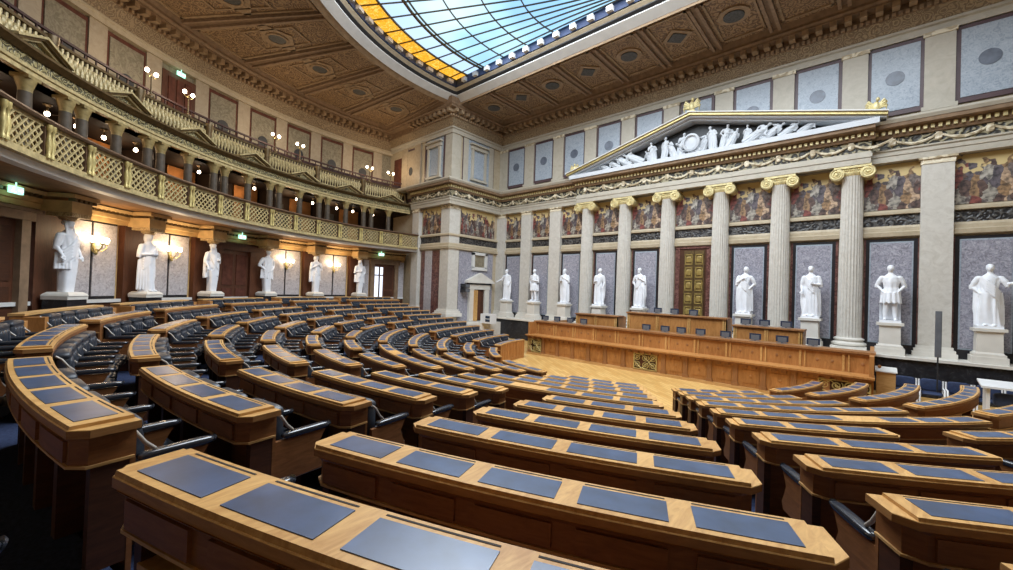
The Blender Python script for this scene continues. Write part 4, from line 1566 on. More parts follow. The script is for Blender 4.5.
# back wall fields, orange lamp glow painted into their colour, and dark openings
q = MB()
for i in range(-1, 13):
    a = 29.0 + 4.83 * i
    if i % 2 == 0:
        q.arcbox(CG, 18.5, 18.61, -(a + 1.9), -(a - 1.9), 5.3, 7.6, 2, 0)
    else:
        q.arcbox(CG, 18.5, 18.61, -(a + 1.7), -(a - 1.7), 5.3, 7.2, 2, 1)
struct('trim_gallery_backwall', q, ['gallery_painted_glow', 'frame_dark'])
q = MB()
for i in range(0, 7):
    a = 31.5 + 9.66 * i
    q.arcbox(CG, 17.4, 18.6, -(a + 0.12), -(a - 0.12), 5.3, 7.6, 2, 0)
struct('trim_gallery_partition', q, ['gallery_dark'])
LP = [27.0, 31.0, 34.0, 38.6, 41.5, 44.5, 48.3, 51.2, 57.0, 60.8, 66.0, 70.4, 73.8, 77.0, 82.0, 85.5, 90.0]
for k, a in enumerate(LP):
    x, y = P(CG, 17.3, -a)
    o = thing('gallery_lamp', 'small glowing lamp under the upper gallery, %s from the camera end' % ORD[k], 'lamp', (x, y, 7.62), 0, 'lamps in the lower gallery')
    q = MB()
    q.lathe([(0.02, 0.02), (0.10, 0.0), (0.03, -0.06), (0.02, -0.2)], n=12)
    q.build('bracket', ['bronze'], o, True, world=False)
    q = MB()
    q.sq((0, 0, -0.25), (0.06, 0.06, 0.07), nu=12, nv=8)
    q.build('globe', ['bulb'], o, True, world=False)
    if k % 2 == 0:
        l = bpy.data.lights.new('gallery_light', 'POINT')
        l.energy = GALLERY_W
        l.color = (1.0, 0.62, 0.33)
        l.shadow_soft_size = 0.12
        lo = bpy.data.objects.new('gallery_light', l)
        lo.location = (*P(CG, 18.0, -a), 7.2)
        COL.objects.link(lo)

# ------------------------------------------------------------------ second gallery: scalloped front
def RS(a):
    """plan radius of the bowed balcony front (a positive to the left)"""
    return 17.0


def scallop(mb, prof, mi=0, a0=22.0, a1=96.8, step=0.6):
    rings = []
    n = int((a1 - a0) / step)
    for i in range(n + 1):
        a = a0 + (a1 - a0) * i / n
        r = RS(a)
        rings.append([(*P(CG, r + d, -a), z) for d, z in prof])
    mb.skin(rings, mi)


q = MB()
q.arcbox(CG, 16.3, 19.3, -97, 97, 8.1, 8.3, 2, 0)
q.arcbox(CG, 16.4, 18.7, -97, 97, 7.64, 7.72, 2, 0)
struct('floor_upper_gallery', q, ['gallery_dark'])
q = MB()
q.arc(CG, [(16.8, 7.64), (16.26, 7.64), (16.26, 7.74), (16.22, 7.76), (16.22, 7.84), (16.8, 7.84)], -97, -22, 0.8, 0)
q.arc(CG, [(16.8, 7.84), (16.25, 7.84), (16.25, 8.06), (16.8, 8.06)], -97, -22, 0.8, 1)
q.arc(CG, [(17.2, 8.06), (16.20, 8.06), (16.12, 8.12), (16.06, 8.16), (16.06, 8.22), (16.25, 8.24), (16.9, 8.45), (17.2, 8.45)], -97, -22, 0.8, 2)
q.arc(CG, [(17.2, 7.64), (16.24, 7.64), (16.20, 7.86), (16.23, 8.06), (16.06, 8.14), (16.06, 8.22), (16.9, 8.45), (17.2, 8.45)], -22, 97, 2, 0)
struct('trim_upper_gallery_entablature', q, ['olive_gold', 'gallery_frieze', 'bronze'])
r2 = thing('balcony_railing', 'scalloped gilt openwork balustrade of the upper gallery', 'railing', (*P(CG, 17.0, -60), 8.45))
q = MB()
scallop(q, [(-0.02, 9.24), (0.14, 9.24), (0.14, 9.32), (-0.02, 9.32)])
q.build('cap_rail', ['bronze'], r2)
q = MB()
scallop(q, [(0.0, 8.45), (0.12, 8.45), (0.12, 8.54), (0.0, 8.54)])
q.build('base_rail', ['olive_gold'], r2)
for i in range(-1, 7):
    a0 = 37.5 + 9.9 * i
    q = MB()
    a = a0 + 0.7
    while a < min(a0 + 9.1, 96.2):
        r = RS(a) + 0.05
        x, y = P(CG, r, -a)
        q.lathe([(0.04, 0), (0.026, 0.09), (0.068, 0.25), (0.058, 0.35), (0.024, 0.50), (0.042, 0.62), (0.042, 0.71)], (x, y, 8.54), 8)
        # curls between
        a2 = a + 0.26
        x2, y2 = P(CG, RS(a2) + 0.05, -a2)
        q.sq((x2, y2, 8.98), (0.085, 0.07, 0.15), nu=8, nv=6)
        a += 0.52
    if a0 < 96:
        q.build('baluster_panel', ['olive_gold'], r2, True)
    g0, g1 = a0 + 4.95 - 2.9, a0 + 4.95 + 2.9
    if 20 < g0 and g1 < 97:
        q = MB()
        n_ = 8
        def rake(d0, d1, up, th, mi):
            rings = []
            for j in range(n_ + 1):
                a = g0 + (g1 - g0) * j / n_
                z = 8.20 + 0.34 * (1 - abs(2 * j / n_ - 1)) + up
                rings.append([(*P(CG, 16.38 + d, -a), zz) for d, zz in ((d1, z), (d0, z), (d0, z + th), (d1, z + th))])
            q.skin(rings, mi)
        rake(-0.30, 0.0, 0.0, 0.05, 1)
        rake(-0.36, 0.0, 0.05, 0.06, 0)
        rake(-0.22, 0.0, -0.06, 0.06, 0)
        rings = []
        for j in range(n_ + 1):
            a = g0 + (g1 - g0) * j / n_
            z = 8.20 + 0.32 * (1 - abs(2 * j / n_ - 1))
            rings.append([(*P(CG, 16.38 + d, -a), zz) for d, zz in ((0.05, 8.16), (-0.12, 8.16), (-0.12, z), (0.05, z))])
        q.skin(rings, 2)
        q.build('small_gable', ['olive_gold', 'bronze', 'gallery_frieze'], r2)
    if 24 < a0 < 97:
        q = MB()
        x, y = P(CG, RS(a0) + 0.02, -a0)
        q.lathe([(0.16, 0), (0.16, 0.10), (0.11, 0.14), (0.11, 0.52), (0.16, 0.78), (0.16, 0.92)], (x, y, 8.45), 12)
        q.build('post', ['bronze'], r2, True)
q = MB()
q.arcbox(CG, 17.55, 17.63, -97, 40, 9.78, 9.85, 1.5, 0)
q.arcbox(CG, 17.8, 17.95, -97, 40, 8.3, 9.72, 1.5, 0)
a = -96.0
while a < -22:
    q.arcbox(CG, 17.57, 17.61, a, a + 0.12, 8.3, 9.78, 2, 0)
    a += 1.2
o = q.build('seat_rail', ['rail_red'])
tag(o, 'dark red padded rail in front of upper gallery seats', 'railing')
# candelabra
LA = [49.0, 54.2, 68.8, 73.5, 88.4, 93.3]
LL = ['nearest the camera', 'second from camera, beside dark upper door', 'third from camera, beyond dark upper door', 'fourth along, middle of the gallery', 'next to last, near the pavilion', 'nearest the pavilion']
for k, a in enumerate(LA):
    r = RS(a) + 0.05
    x, y = P(CG, r, -a)
    c_ = thing('candelabra', 'slim brass lamp standard with two glowing globes, ' + LL[k], 'lamp', (x, y, 9.32), rad(180 - a), 'lamp standards on the upper gallery')
    q = MB()
    q.lathe([(0.10, 0), (0.10, 0.05), (0.04, 0.10), (0.03, 0.2), (0.022, 0.76), (0.03, 0.8), (0.02, 0.84)], n=12)
    q.build('post', ['bronze'], c_, True, world=False)
    for s in (-1, 1):
        q = MB()
        q.tube([(0, 0, 0.76), (s * 0.09, 0, 0.70), (s * 0.17, 0, 0.74), (s * 0.18, 0, 0.82)], 0.014, 8)
        ar = q.build('arm', ['gold'], c_, True, world=False)
        q = MB()
        q.sq((s * 0.18, 0, 0.89), (0.065, 0.065, 0.08), nu=14, nv=10)
        q.build('globe', ['bulb'], ar, True, world=False)
    l = bpy.data.lights.new('candelabra_light', 'POINT')
    l.energy = CANDLE_W
    l.color = (1.0, 0.76, 0.5)
    l.shadow_soft_size = 0.15
    lo = bpy.data.objects.new('candelabra_light', l)
    lo.location = (x, y, 10.55)
    COL.objects.link(lo)

# ------------------------------------------------------------------ upper rear wall: pilasters, panels, roundels, door
k = 0
for i in range(-3, 9):
    a = 49.1 + 6.35 * i
    if a > 95:
        continue
    q = MB()
    q.arcbox(CG, 19.08, 19.22, -(a + 0.95), -(a - 0.95), 8.3, 12.0, 2)
    struct('trim_upper_pilaster', q, ['rear_stone'])
    ac = a + 3.175
    if abs(ac - 58.6) < 1:
        q = MB()
        q.arcbox(CG, 19.05, 19.2, -(ac + 2.2), -(ac - 2.2), 8.3, 11.7, 2)
        d = q.build('door_9', ['door_wood'])
        d['kind'] = 'structure'
        q = MB()
        for s in (-1.1, 0, 1.1):
            q.arcbox(CG, 19.0, 19.1, -(ac + s + 0.4), -(ac + s - 0.4), 8.4, 11.5, 2)
        q.build('door_leaf', ['curtain_brown'], d)
        continue
    if ac > 94:
        continue
    q = MB()
    q.arcbox(CG, 19.12, 19.2, -(ac + 2.2), -(ac - 2.2), 8.5, 11.92, 2)
    o = q.build('upper_wall_panel', ['curtain_brown'])
    tag(o, 'tan marble panel with dark roundel on upper rear wall, %s from camera end' % ORD[k], 'wall panel', 'tan panels of the upper rear wall')
    q = MB()
    q.arcbox(CG, 19.09, 19.15, -(ac + 1.9), -(ac - 1.9), 8.7, 11.75, 2)
    q.build('marble_slab', ['tan_marble'], o)
    q = MB()
    x, y = P(CG, 19.08, -ac)
    ux, uy = cos(rad(ac)), -sin(rad(ac))
    q.skin([[(x + ux * 0.27 * cos(2 * pi * j / 20) + n1 * sin(rad(ac)), y + uy * 0.27 * cos(2 * pi * j / 20) + n1 * cos(rad(ac)), 10.38 + 0.3 * sin(2 * pi * j / 20)) for j in range(20)] for n1 in (-0.02, 0.03)])
    q.build('roundel', ['frame_dark'], o)
    k += 1
# exit signs: green and white boxes
for (a, r, z, lab) in ((32.8, 16.55, 4.92, 'green exit sign over the rear door nearest the camera'), (61.9, 16.5, 4.88, 'green exit sign over the dark rear door'),
                       (90.8, 16.5, 4.87, 'green exit sign over the glazed rear door'), (58.4, 18.9, 11.75, 'green exit sign high over the upper gallery door')):
    x, y = P(CG, r, -a)
    o = thing('exit_sign', lab, 'sign', (x, y, z), rad(180 - a), 'exit signs')
    q = MB()
    q.box(-0.17, 0.17, -0.03, 0.03, -0.085, 0.085)
    q.box(-0.01, 0.01, -0.01, 0.01, 0.10, 0.2)
    q.build('case', ['exit_green'], o, world=False)
    q = MB()
    # white running figure and arrow
    q.box(0.02, 0.12, -0.034, -0.03, -0.015, 0.015)
    q.skin([[(x_, y_, z_) for x_, z_ in ((0.12, -0.045), (0.17, 0.0), (0.12, 0.045))] for y_ in (-0.034, -0.03)])
    q.box(-0.12, -0.08, -0.034, -0.03, -0.02, 0.04)
    q.sq((-0.09, -0.032, 0.06), (0.018, 0.004, 0.018), nu=8, nv=6)
    q.box(-0.16, -0.12, -0.034, -0.03, -0.06, -0.03)
    q.box(-0.08, -0.04, -0.034, -0.03, -0.07, -0.04)
    q.build('pictogram', ['exit_white'], o, world=False)
# ------------------------------------------------------------------ desks and seats in arcs
AW = 0.34     # half width of an aisle


def spans(k):
    """(start, end, block phrase, aisle-crossings) in degrees for row k, negative = pavilion side"""
    r = RK[max(k, 0)]
    h = math.degrees(AW / r)
    if k <= 6:
        edges = [(-86.5, -71.2), (-71.2, -57.0), (-57.0, -42.3), (-42.3, -28.0), (-28.0, -14.3), (-14.3, 0.05), (0.05, 14.4), (14.4, 27.9), (27.9, 41.8), (41.8, 57.0)]
        names = ['far end block by the pavilion', 'sixth block toward pavilion', 'fifth block toward pavilion', 'fourth block toward pavilion', 'third block toward pavilion', 'second block toward pavilion',
                 'block left of nearest desks', 'block straight ahead', 'block right of nearest desks', 'outer block on the right']
        names = ['pavilion end block', 'second block from pavilion', 'third block from pavilion', 'fourth block from pavilion', 'fifth block from pavilion', 'sixth block from pavilion',
                 'block left of camera', 'block before camera', 'block right of camera', 'outer right block']
    else:
        edges = [(-87.0, -57.0), (-57.0, -28.0), (-28.0, 0.05), (0.05, 27.9), (27.9, 57.0), (57.0, 87.0)]
        names = ['pavilion end block', 'second long block from pavilion', 'third long block from pavilion', 'long block before camera', 'long block right of camera', 'block by far wall']
    out = []
    for (a0, a1), nm in zip(edges, names):
        lo = a0 if a0 < -80 else a0 + h
        hi = a1 if a1 > 80 else a1 - h
        if nm == 'block left of camera' and k in (2, 3):
            hi -= 0.55 if k == 2 else 0.45
        if nm in ('block before camera', 'long block before camera'):
            hi += math.degrees((0.135 if k <= 6 else 0.05) / r)
        if nm == 'block right of camera':
            lo -= math.degrees(0.04 / r)
        out.append((lo, hi, nm))
    return out


DSH = {2: 0.13, 3: 0.22, 4: 0.2, 5: 0.16, 6: 0.12, 7: 0.05}   # the right-hand block sits slightly further out


def desk(k, a0, a1, nm, dr=0.0):
    r = RK[k] + dr + (0.075 if a0 > 14 else -0.02)
    zt = ztop(r)
    fo = zfloor(k)
    fi = zfloor(k + 1) if k < NR else 0.0
    deg = lambda m_: math.degrees(m_ / r)
    near = (k <= 4 and -20 < a0 < 45)
    root = bpy.data.objects.new('curved_desk', None)
    COL.objects.link(root)
    root.location = (*P(CS, r, (a0 + a1) / 2), fo)
    rown = 'back row' if k == 1 else ('front row' if k == NR else '%s row from back' % ORD[k - 1])
    tag(root, 'curved oak desk with dark leather pads, %s, %s' % (rown, nm), 'desk', 'curved desks in rising rows')
    Ld = rad(a1 - a0) * r
    st = max(0.4, deg(0.16))
    # desktop with chamfered corners on the sitter's side
    ch = deg(0.075)
    stn = [(a0, r - 0.14, r + 0.07), (a0 + ch, r - 0.14, r + 0.14)]
    n = max(2, int((a1 - a0 - 2 * ch) / st))
    stn += [(a0 + ch + (a1 - a0 - 2 * ch) * i / n, r - 0.14, r + 0.14) for i in range(1, n)]
    stn += [(a1 - ch, r - 0.14, r + 0.14), (a1, r - 0.14, r + 0.07)]
    q = MB()
    q.skin([[(*P(CS, p0, a), zt - 0.042), (*P(CS, p1, a), zt - 0.042), (*P(CS, p1, a), zt - 0.003), (*P(CS, p0, a), zt - 0.003)] for a, p0, p1 in stn], 1)
    q.skin([[(*P(CS, p0, a), zt - 0.003), (*P(CS, p1, a), zt - 0.003), (*P(CS, p1 - 0.003, a), zt + 0.001), (*P(CS, p0 + 0.003, a), zt + 0.001)] for a, p0, p1 in stn], 0)
    e_ = deg(0.075)
    stb = [(a0 + e_ + (a1 - a0 - 2 * e_) * i / n, r - 0.134, r + 0.134) for i in range(n + 1)]
    q.skin([[(*P(CS, p0, a), zt), (*P(CS, p1, a), zt), (*P(CS, p1 - 0.006, a), zt + 0.02), (*P(CS, p0 + 0.006, a), zt + 0.02)] for a, p0, p1 in stb])
    top = q.build('desktop', ['oak', 'desk_edge'], root)
    # leather pads
    np_ = max(2, int(round(Ld / 0.58)))
    if nm == 'block before camera':
        np_ = {1: 5, 2: 5, 3: 4, 4: 4, 5: 4, 6: 3}[k]
    mg = 0.10
    pitch = (Ld - 2 * mg) / np_
    cent = [a0 + deg(mg + pitch * (i + 0.5)) for i in range(np_)]
    blanks = []
    if k == 7:
        blanks = [(10.8, 15.6), (-18.6, -14.2), (41.2, 45.0)]
    gr = MB()
    for ac in cent:
        if any(b0 < ac < b1 for b0, b1 in blanks):
            continue
        hw = deg(pitch / 2 - 0.052)
        pd_ = MB()
        pd_.arcbox(CS, r - 0.082, r + 0.094, ac - hw, ac + hw, zt + 0.015, zt + 0.0235, st)
        pd_.build('writing_pad', ['leather_pad'], top)
        gr.arcbox(CS, r - 0.112, r - 0.103, ac - hw * 0.97, ac + hw * 0.97, zt + 0.014, zt + 0.0215, st)
    if gr.v:
        gr.build('pen_groove', ['groove'], top)
    # apron and its pale lower bead
    q = MB()
    i0, i1 = a0 + deg(0.05), a1 - deg(0.05)
    sta = [(i0, r - 0.115, r + 0.06), (i0 + ch, r - 0.115, r + 0.115)] + [(i0 + ch + (i1 - i0 - 2 * ch) * i / n, r - 0.115, r + 0.115) for i in range(1, n)] + [(i1 - ch, r - 0.115, r + 0.115), (i1, r - 0.115, r + 0.06)]
    q.skin([[(*P(CS, p0, a), zt - 0.20), (*P(CS, p1, a), zt - 0.20), (*P(CS, p1, a), zt - 0.04), (*P(CS, p0, a), zt - 0.04)] for a, p0, p1 in sta], 0)
    q.skin([[(*P(CS, p0 - 0.012, a), zt - 0.212), (*P(CS, p1 + 0.012, a), zt - 0.212), (*P(CS, p1 + 0.012, a), zt - 0.198), (*P(CS, p0 - 0.012, a), zt - 0.198)] for a, p0, p1 in
            [(i0 - deg(0.012), sta[0][1], sta[0][2])] + sta[1:-1] + [(i1 + deg(0.012), sta[-1][1], sta[-1][2])]], 1)
    q.skin([[(*P(CS, p0 - 0.01, a), zt - 0.062), (*P(CS, p1 + 0.014, a), zt - 0.062), (*P(CS, p1 + 0.03, a), zt - 0.042), (*P(CS, p0 - 0.03, a), zt - 0.042)] for a, p0, p1 in sta], 0)
    ap = q.build('apron', ['walnut', 'oak_edge'], root)
    if near and nm == 'block before camera':
        q = MB()
        q.arcbox(CS, r - 0.10, r + 0.06, a0 + deg(0.1), a1 - deg(0.1), zt - 0.40, zt - 0.375, st)
        q.build('shelf', ['oak_edge'], root)
    if near:
        for ac in cent:
            dq = MB()
            hw = deg(pitch / 2 - 0.055)
            dq.arcbox(CS, r + 0.11, r + 0.13, ac - hw, ac + hw, zt - 0.185, zt - 0.075, st)
            dq.build('drawer', ['walnut'], root)
    # end boards and dividers down to the tier
    for s, ae in ((0, a0 + deg(0.08)), (1, a1 - deg(0.08))):
        q = MB()
        q.arcbox(CS, r - 0.11, r + 0.05, ae - deg(0.028), ae + deg(0.028), fo, zt - 0.2, 9)
        q.build('end_panel', ['walnut_dark'], root)
    for i in range(1, np_ if k <= 5 else 0):
        q = MB()
        ad = a0 + deg(mg + pitch * i)
        q.arcbox(CS, r - 0.10, r + 0.05, ad - deg(0.04), ad + deg(0.04), fo, zt - 0.2, 9)
        q.build('knee_divider', ['walnut_dark'], root)
    q = MB()
    q.arcbox(CS, r - 0.135, r - 0.11, a0 + deg(0.05), a1 - deg(0.05), fi, zt - 0.045, st, 0)
    if k == NR:
        for i in range(np_ * 2 + 1):
            ad = a0 + deg(0.07) + (a1 - a0 - deg(0.14)) * i / (np_ * 2)
            q.arcbox(CS, r - 0.15, r - 0.13, ad - deg(0.03), ad + deg(0.03), fi, zt - 0.05, 9, 0)
        q.arcbox(CS, r - 0.155, r - 0.13, a0 + deg(0.05), a1 - deg(0.05), fi, fi + 0.12, st, 0)
    q.build('front_panel', ['dais_wood' if k == NR else 'walnut'], root)
    return cent, pitch


# one chair of each kind: facing +Y (towards the dais), its back at the origin
def chair_proto(two):
    c_ = bpy.data.objects.new('bench_chair', None)
    COL.objects.link(c_)
    tag(c_, '', 'chair', 'dark leather chairs in rising rows')
    q = MB()
    q.sq((0, 0.075, 0.62), (0.235, 0.062, 0.25), 0.35, 0.3, 20, 10)
    q.sq((0, 0.06, 0.84), (0.238, 0.075, 0.055), 0.7, 0.25, 20, 8)
    for x in (-0.12, 0.0, 0.12):
        q.sq((x, 0.115, 0.60), (0.062, 0.045, 0.21), 0.6, 0.6, 12, 8)
    bk_ = put('backrest', q.mesh('backrest', ['leather_seat'], True, 1.0), c_, False)
    q = MB()
    q.sq((0, 0.30, 0.44), (0.225, 0.20, 0.06), 0.45, 0.35, 20, 8)
    q.tube([(-0.2, 0.485, 0.43), (0.2, 0.485, 0.43)], 0.045, 10)
    se = put('seat', q.mesh('seat', ['leather_seat'], True, 1.0), c_, False)
    q = MB()
    q.box(-0.03, 0.03, 0.12, 0.42, 0.0, 0.38)
    lg = put('base', q.mesh('base', ['walnut_dark']), c_, False)
    arms = []
    for x in ((-0.285, 0.285) if two else (-0.285,)):
        q = MB()
        q.sq((x, 0.29, 0.66), (0.035, 0.21, 0.026), 0.5, 0.4, 14, 8)
        q.tube([(x, 0.49, 0.66), (x, 0.50, 0.655)], [0.03, 0.024], 10)
        ar = put('armrest', q.mesh('armrest', ['arm_leather'], True, 1.0), c_, False)
        q = MB()
        q.skin([[(x + dx, y, z) for y, z in ((0.02, 0.30), (0.44, 0.30), (0.47, 0.36), (0.43, 0.44), (0.40, 0.52), (0.44, 0.60), (0.46, 0.63), (0.02, 0.63))] for dx in (-0.018, 0.018)])
        sp = put('side_panel', q.mesh('side_panel', ['walnut']), ar, False)
        q = MB()
        q.tube([(x, 0.02, 0.86), (x, 0.07, 0.82), (x, 0.12, 0.74), (x, 0.17, 0.69)], [0.010, 0.011, 0.012, 0.011], 8)
        br_ = put('bracket', q.mesh('bracket', ['arm_metal'], True, 1.0), ar, False)
        q = MB()
        q.tube([(x, 0.03, 0.30), (x, 0.44, 0.295), (x, 0.475, 0.33), (x, 0.46, 0.39), (x, 0.42, 0.44)], 0.010, 7)
        tr_ = put('edge_trim', q.mesh('edge_trim', ['arm_metal'], True, 1.0), ar, False)
        arms.append((ar, [sp, br_, tr_]))
    ch = [(bk_, []), (se, []), (lg, [])] + arms
    return c_, ch


PROTO = {False: chair_proto(False), True: chair_proto(True)}
used = {False: False, True: False}
n_chair = 0


def chair(k, rb, a, label, two):
    global n_chair
    c_, ch = PROTO[two]
    x, y = P(CS, rb, a)
    z = zfloor(k)
    if not used[two]:
        used[two] = True
        c_.location = (x, y, z)
        c_.rotation_euler = (0, 0, rad(a))
        c_['label'] = label
    else:
        clone(c_, (x, y, z), rad(a), label, ch)
    n_chair += 1


for k in range(1, NR + 1):
    for (a0, a1, nm) in spans(k):
        dr = 0.0
        if 27 < a0 < 45:
            dr = DSH.get(k, 0.0)
            if k == 1:
                continue
        if nm == 'outer right block' and k < 3:
            continue
        if nm == 'block before camera' and k == 1:
            pass
        if a0 > 50:
            dr = -0.27
        cent, pitch = desk(k, a0, a1, nm, dr)
        # chairs of this row lean on the desk behind (k-1)
        rb = RK[k - 1] + (dr if k > 1 else 0) - (0.065 if a0 > 14 else 0.16) - (0.0 if k > 1 else 0.13)
        rown = 'back row' if k == 1 else ('front row' if k == NR else '%s row from back' % ORD[k - 1])
        nch = len(cent)
        left = a1 < 1
        mid = nm == 'block left of camera'
        for i, ac in enumerate(cent):
            if not (left or mid or i in (0, nch - 1)):
                continue
            if a0 > 14 and k <= 1 and i != 0:
                continue
            if a0 > 56:
                continue
            if mid and (k > 6 or (k == 1 and i > 0)):
                continue
            if a0 < -80 and i == 0 and k > 8:
                pass
            if nm == 'block before camera' or nm == 'block right of camera' or nm == 'outer right block' or nm.startswith('long block'):
                pass
            two = i == nch - 1
            rbb, acc = (rb + 0.27, ac - 0.2) if (k == 1 and a0 > 14) else (rb, ac)
            chair(k, rbb, acc, 'leather chair, %s from pavilion end, %s, %s' % (ORD[i % 20], rown, nm), two)
# rear ledge behind the back row
for (a0, a1, nm) in spans(0):
    if a0 > -1:
        continue
    r = RK[0]
    zt = ztop(r)
    root = thing('rear_ledge', 'narrow oak topped curved barrier behind the back row, %s' % nm, 'barrier', (*P(CS, r, (a0 + a1) / 2), zfloor(0)), 0, 'barriers behind the back row')
    q = MB()
    q.arcbox(CS, r - 0.17, r + 0.02, a0, a1, zt - 0.04, zt, 1.0)
    q.build('ledge_top', ['oak_edge'], root)
    q = MB()
    q.arcbox(CS, r - 0.14, r - 0.02, a0 + 0.1, a1 - 0.1, zfloor(1), zt - 0.04, 1.0)
    q.build('front_panel', ['walnut'], root)
    for s, ae in ((1, a0), (-1, a1)):
        q = MB()
        q.arcbox(CS, r - 0.40, r + 0.0, ae, ae + s * 0.55, zfloor(1), zt - 0.06, 1.0)
        q.build('end_post', ['dais_wood'], root)
print('CHAIRS', n_chair)
# ------------------------------------------------------------------ presidium
pr = thing('presidium_desk', 'long honey wood presidium with two stepped panelled fronts', 'desk', (0, -4.0, 0))
XL, XR = -5.82, 6.25
q = MB()
q.box(XL, XR, -4.62, -4.0, 0.0, 0.10, 0)
q.box(XL, XR, -4.56, -4.0, 0.10, 0.80, 1)
q.build('lower_front', ['oak_edge', 'dais_wood'], pr)
q = MB()
q.box(XL - 0.02, XR + 0.02, -4.74, -4.0, 0.86, 0.91, 0)
q.box(XL, XR, -4.66, -4.0, 0.80, 0.86, 1)
x = XL + 0.1
while x < XR - 0.2:
    q.box(x, x + 0.13, -4.64, -4.56, 0.72, 0.80, 1)
    x += 0.26
q.build('counter', ['dais_wood', 'dais_dark'], pr)
q = MB()
x = XL + 0.08
k = 0
while x < XR - 0.1:
    if not (-0.6 < x < 0.35):
        q = MB()
        q.box(x, x + 0.14, -4.60, -4.55, 0.12, 0.74, 0)
        q.box(x - 0.03, x + 0.17, -4.62, -4.55, 0.10, 0.20, 0)
        q.build('pilaster_strip', ['dais_dark'], pr)
    k += 1
    x += 0.78
q = MB()
x = XL + 0.36
while x < XR - 0.6:
    if not (-0.85 < x < 0.35):
        q = MB()
        q.box(x, x + 0.46, -4.575, -4.55, 0.24, 0.66, 0)
        q.sq((x + 0.23, -4.575, 0.45), (0.05, 0.02, 0.05), nu=8, nv=6)
        q.build('field_panel', ['dais_wood'], pr)
    x += 0.78


def grille(x0, x1, lab):
    q = MB()
    z0, z1 = 0.16, 0.70
    q.box(x0, x1, -4.575, -4.55, z0, z1, 1)
    q.box(x0, x1, -4.61, -4.57, z0 - 0.03, z0, 0)
    q.box(x0, x1, -4.61, -4.57, z1, z1 + 0.03, 0)
    for x in (x0, x1 - 0.03):
        q.box(x, x + 0.03, -4.61, -4.57, z0, z1, 0)
    n = max(2, int(round((x1 - x0) / 0.26)))
    w_ = (x1 - x0) / n
    for i in range(n):
        for j in range(2):
            cx, cz = x0 + w_ * (i + 0.5), z0 + (z1 - z0) * (j + 0.5) / 2
            pts = []
            sg = 1 if (i + j) % 2 else -1
            for k in range(28):
                t_ = k / 27
                r = 0.13 * (1 - t_ * 0.85)
                an = sg * (t_ * 3.6 * pi) + (0.8 if j else 3.9)
                pts.append((cx + r * cos(an) * w_ / 0.26, -4.59, cz + r * sin(an)))
            q.tube(pts, 0.016, 6)
            q.tube([(cx - w_ / 2, -4.59, cz - 0.13 * sg), (cx, -4.59, cz), (cx + w_ / 2, -4.59, cz + 0.13 * sg)], 0.014, 6)
    q.build('scroll_grille', ['gold', 'walnut_dark'], pr, True)


grille(-0.56, 0.34, 'centre')
grille(5.05, 6.2, 'end')
grille(-5.75, -5.0, 'end')
q = MB()
q.box(XL + 0.02, XR - 0.02, -4.02, -3.84, 0.9, 1.47)
q.build('upper_front', ['dais_wood'], pr)
q = MB()
q.box(XL - 0.03, XR + 0.03, -4.10, -3.5, 1.47, 1.53)
q.box(XL - 0.0, XR + 0.0, -4.07, -3.6, 1.42, 1.47)
q.build('writing_ledge', ['dais_dark'], pr)
q = MB()
x = XL + 0.05
while x < XR - 0.1:
    q.box(x, x + 0.055, -4.05, -4.01, 0.92, 1.42)
    q.box(x + 0.13, x + 0.165, -4.05, -4.01, 0.92, 1.42)
    x += 1.03
q.build('stile', ['oak'], pr)
q = MB()
x = XL + 0.05
while x < XR - 0.5:
    for xx in (x + 0.45, x + 0.8):
        q.sq((xx, -4.02, 1.17), (0.04, 0.015, 0.05), nu=8, nv=6)
    x += 1.03
q.build('rosette', ['dais_dark'], pr)
for xe in (XL, XR - 0.1):
    q = MB()
    q.box(xe, xe + 0.1, -4.55, -1.0, 0.0, 1.47)
    q.build('end_board', ['dais_wood'], pr)
f = MB()
f.box(-5.8, 6.2, -3.86, -0.9, 0, 0.62)
f.box(-5.0, 5.0, -2.6, -0.9, 0.6, 0.95)
struct('floor_dais', f, ['carpet'])

def tribune(x0, x1, y, zt, label, n):
    t_ = thing('raised_bench', label, 'desk', ((x0 + x1) / 2, y, 0.62), 0, 'raised benches behind the presidium')
    q = MB()
    q.box(x0, x1, y, y + 0.12, 0.6, zt - 0.05)
    q.box(x0, x0 + 0.08, y, y + 0.9, 0.6, zt - 0.05)
    q.box(x1 - 0.08, x1, y, y + 0.9, 0.6, zt - 0.05)
    q.build('front_panel', ['dais_wood'], t_)
    q = MB()
    q.box(x0 - 0.05, x1 + 0.05, y - 0.07, y + 0.6, zt - 0.05, zt)
    q.box(x0 - 0.02, x1 + 0.02, y - 0.03, y + 0.5, zt - 0.09, zt - 0.05)
    q.build('top', ['dais_dark'], t_)
    q = MB()
    for i in range(n + 1):
        x = x0 + (x1 - x0 - 0.12) * i / n
        q.box(x, x + 0.05, y - 0.03, y + 0.01, 0.62, zt - 0.09)
        q.box(x + 0.075, x + 0.11, y - 0.03, y + 0.01, 0.62, zt - 0.09)
    q.build('stile', ['oak'], t_)


tribune(-1.85, 2.1, -2.5, 2.16, 'highest middle bench of panelled wood behind the presidium', 3)
tribune(-4.5, -2.35, -2.5, 1.94, 'lower raised bench on the pavilion side behind the presidium', 2)
tribune(2.35, 4.45, -2.5, 1.94, 'lower raised bench past the golden door behind the presidium', 2)

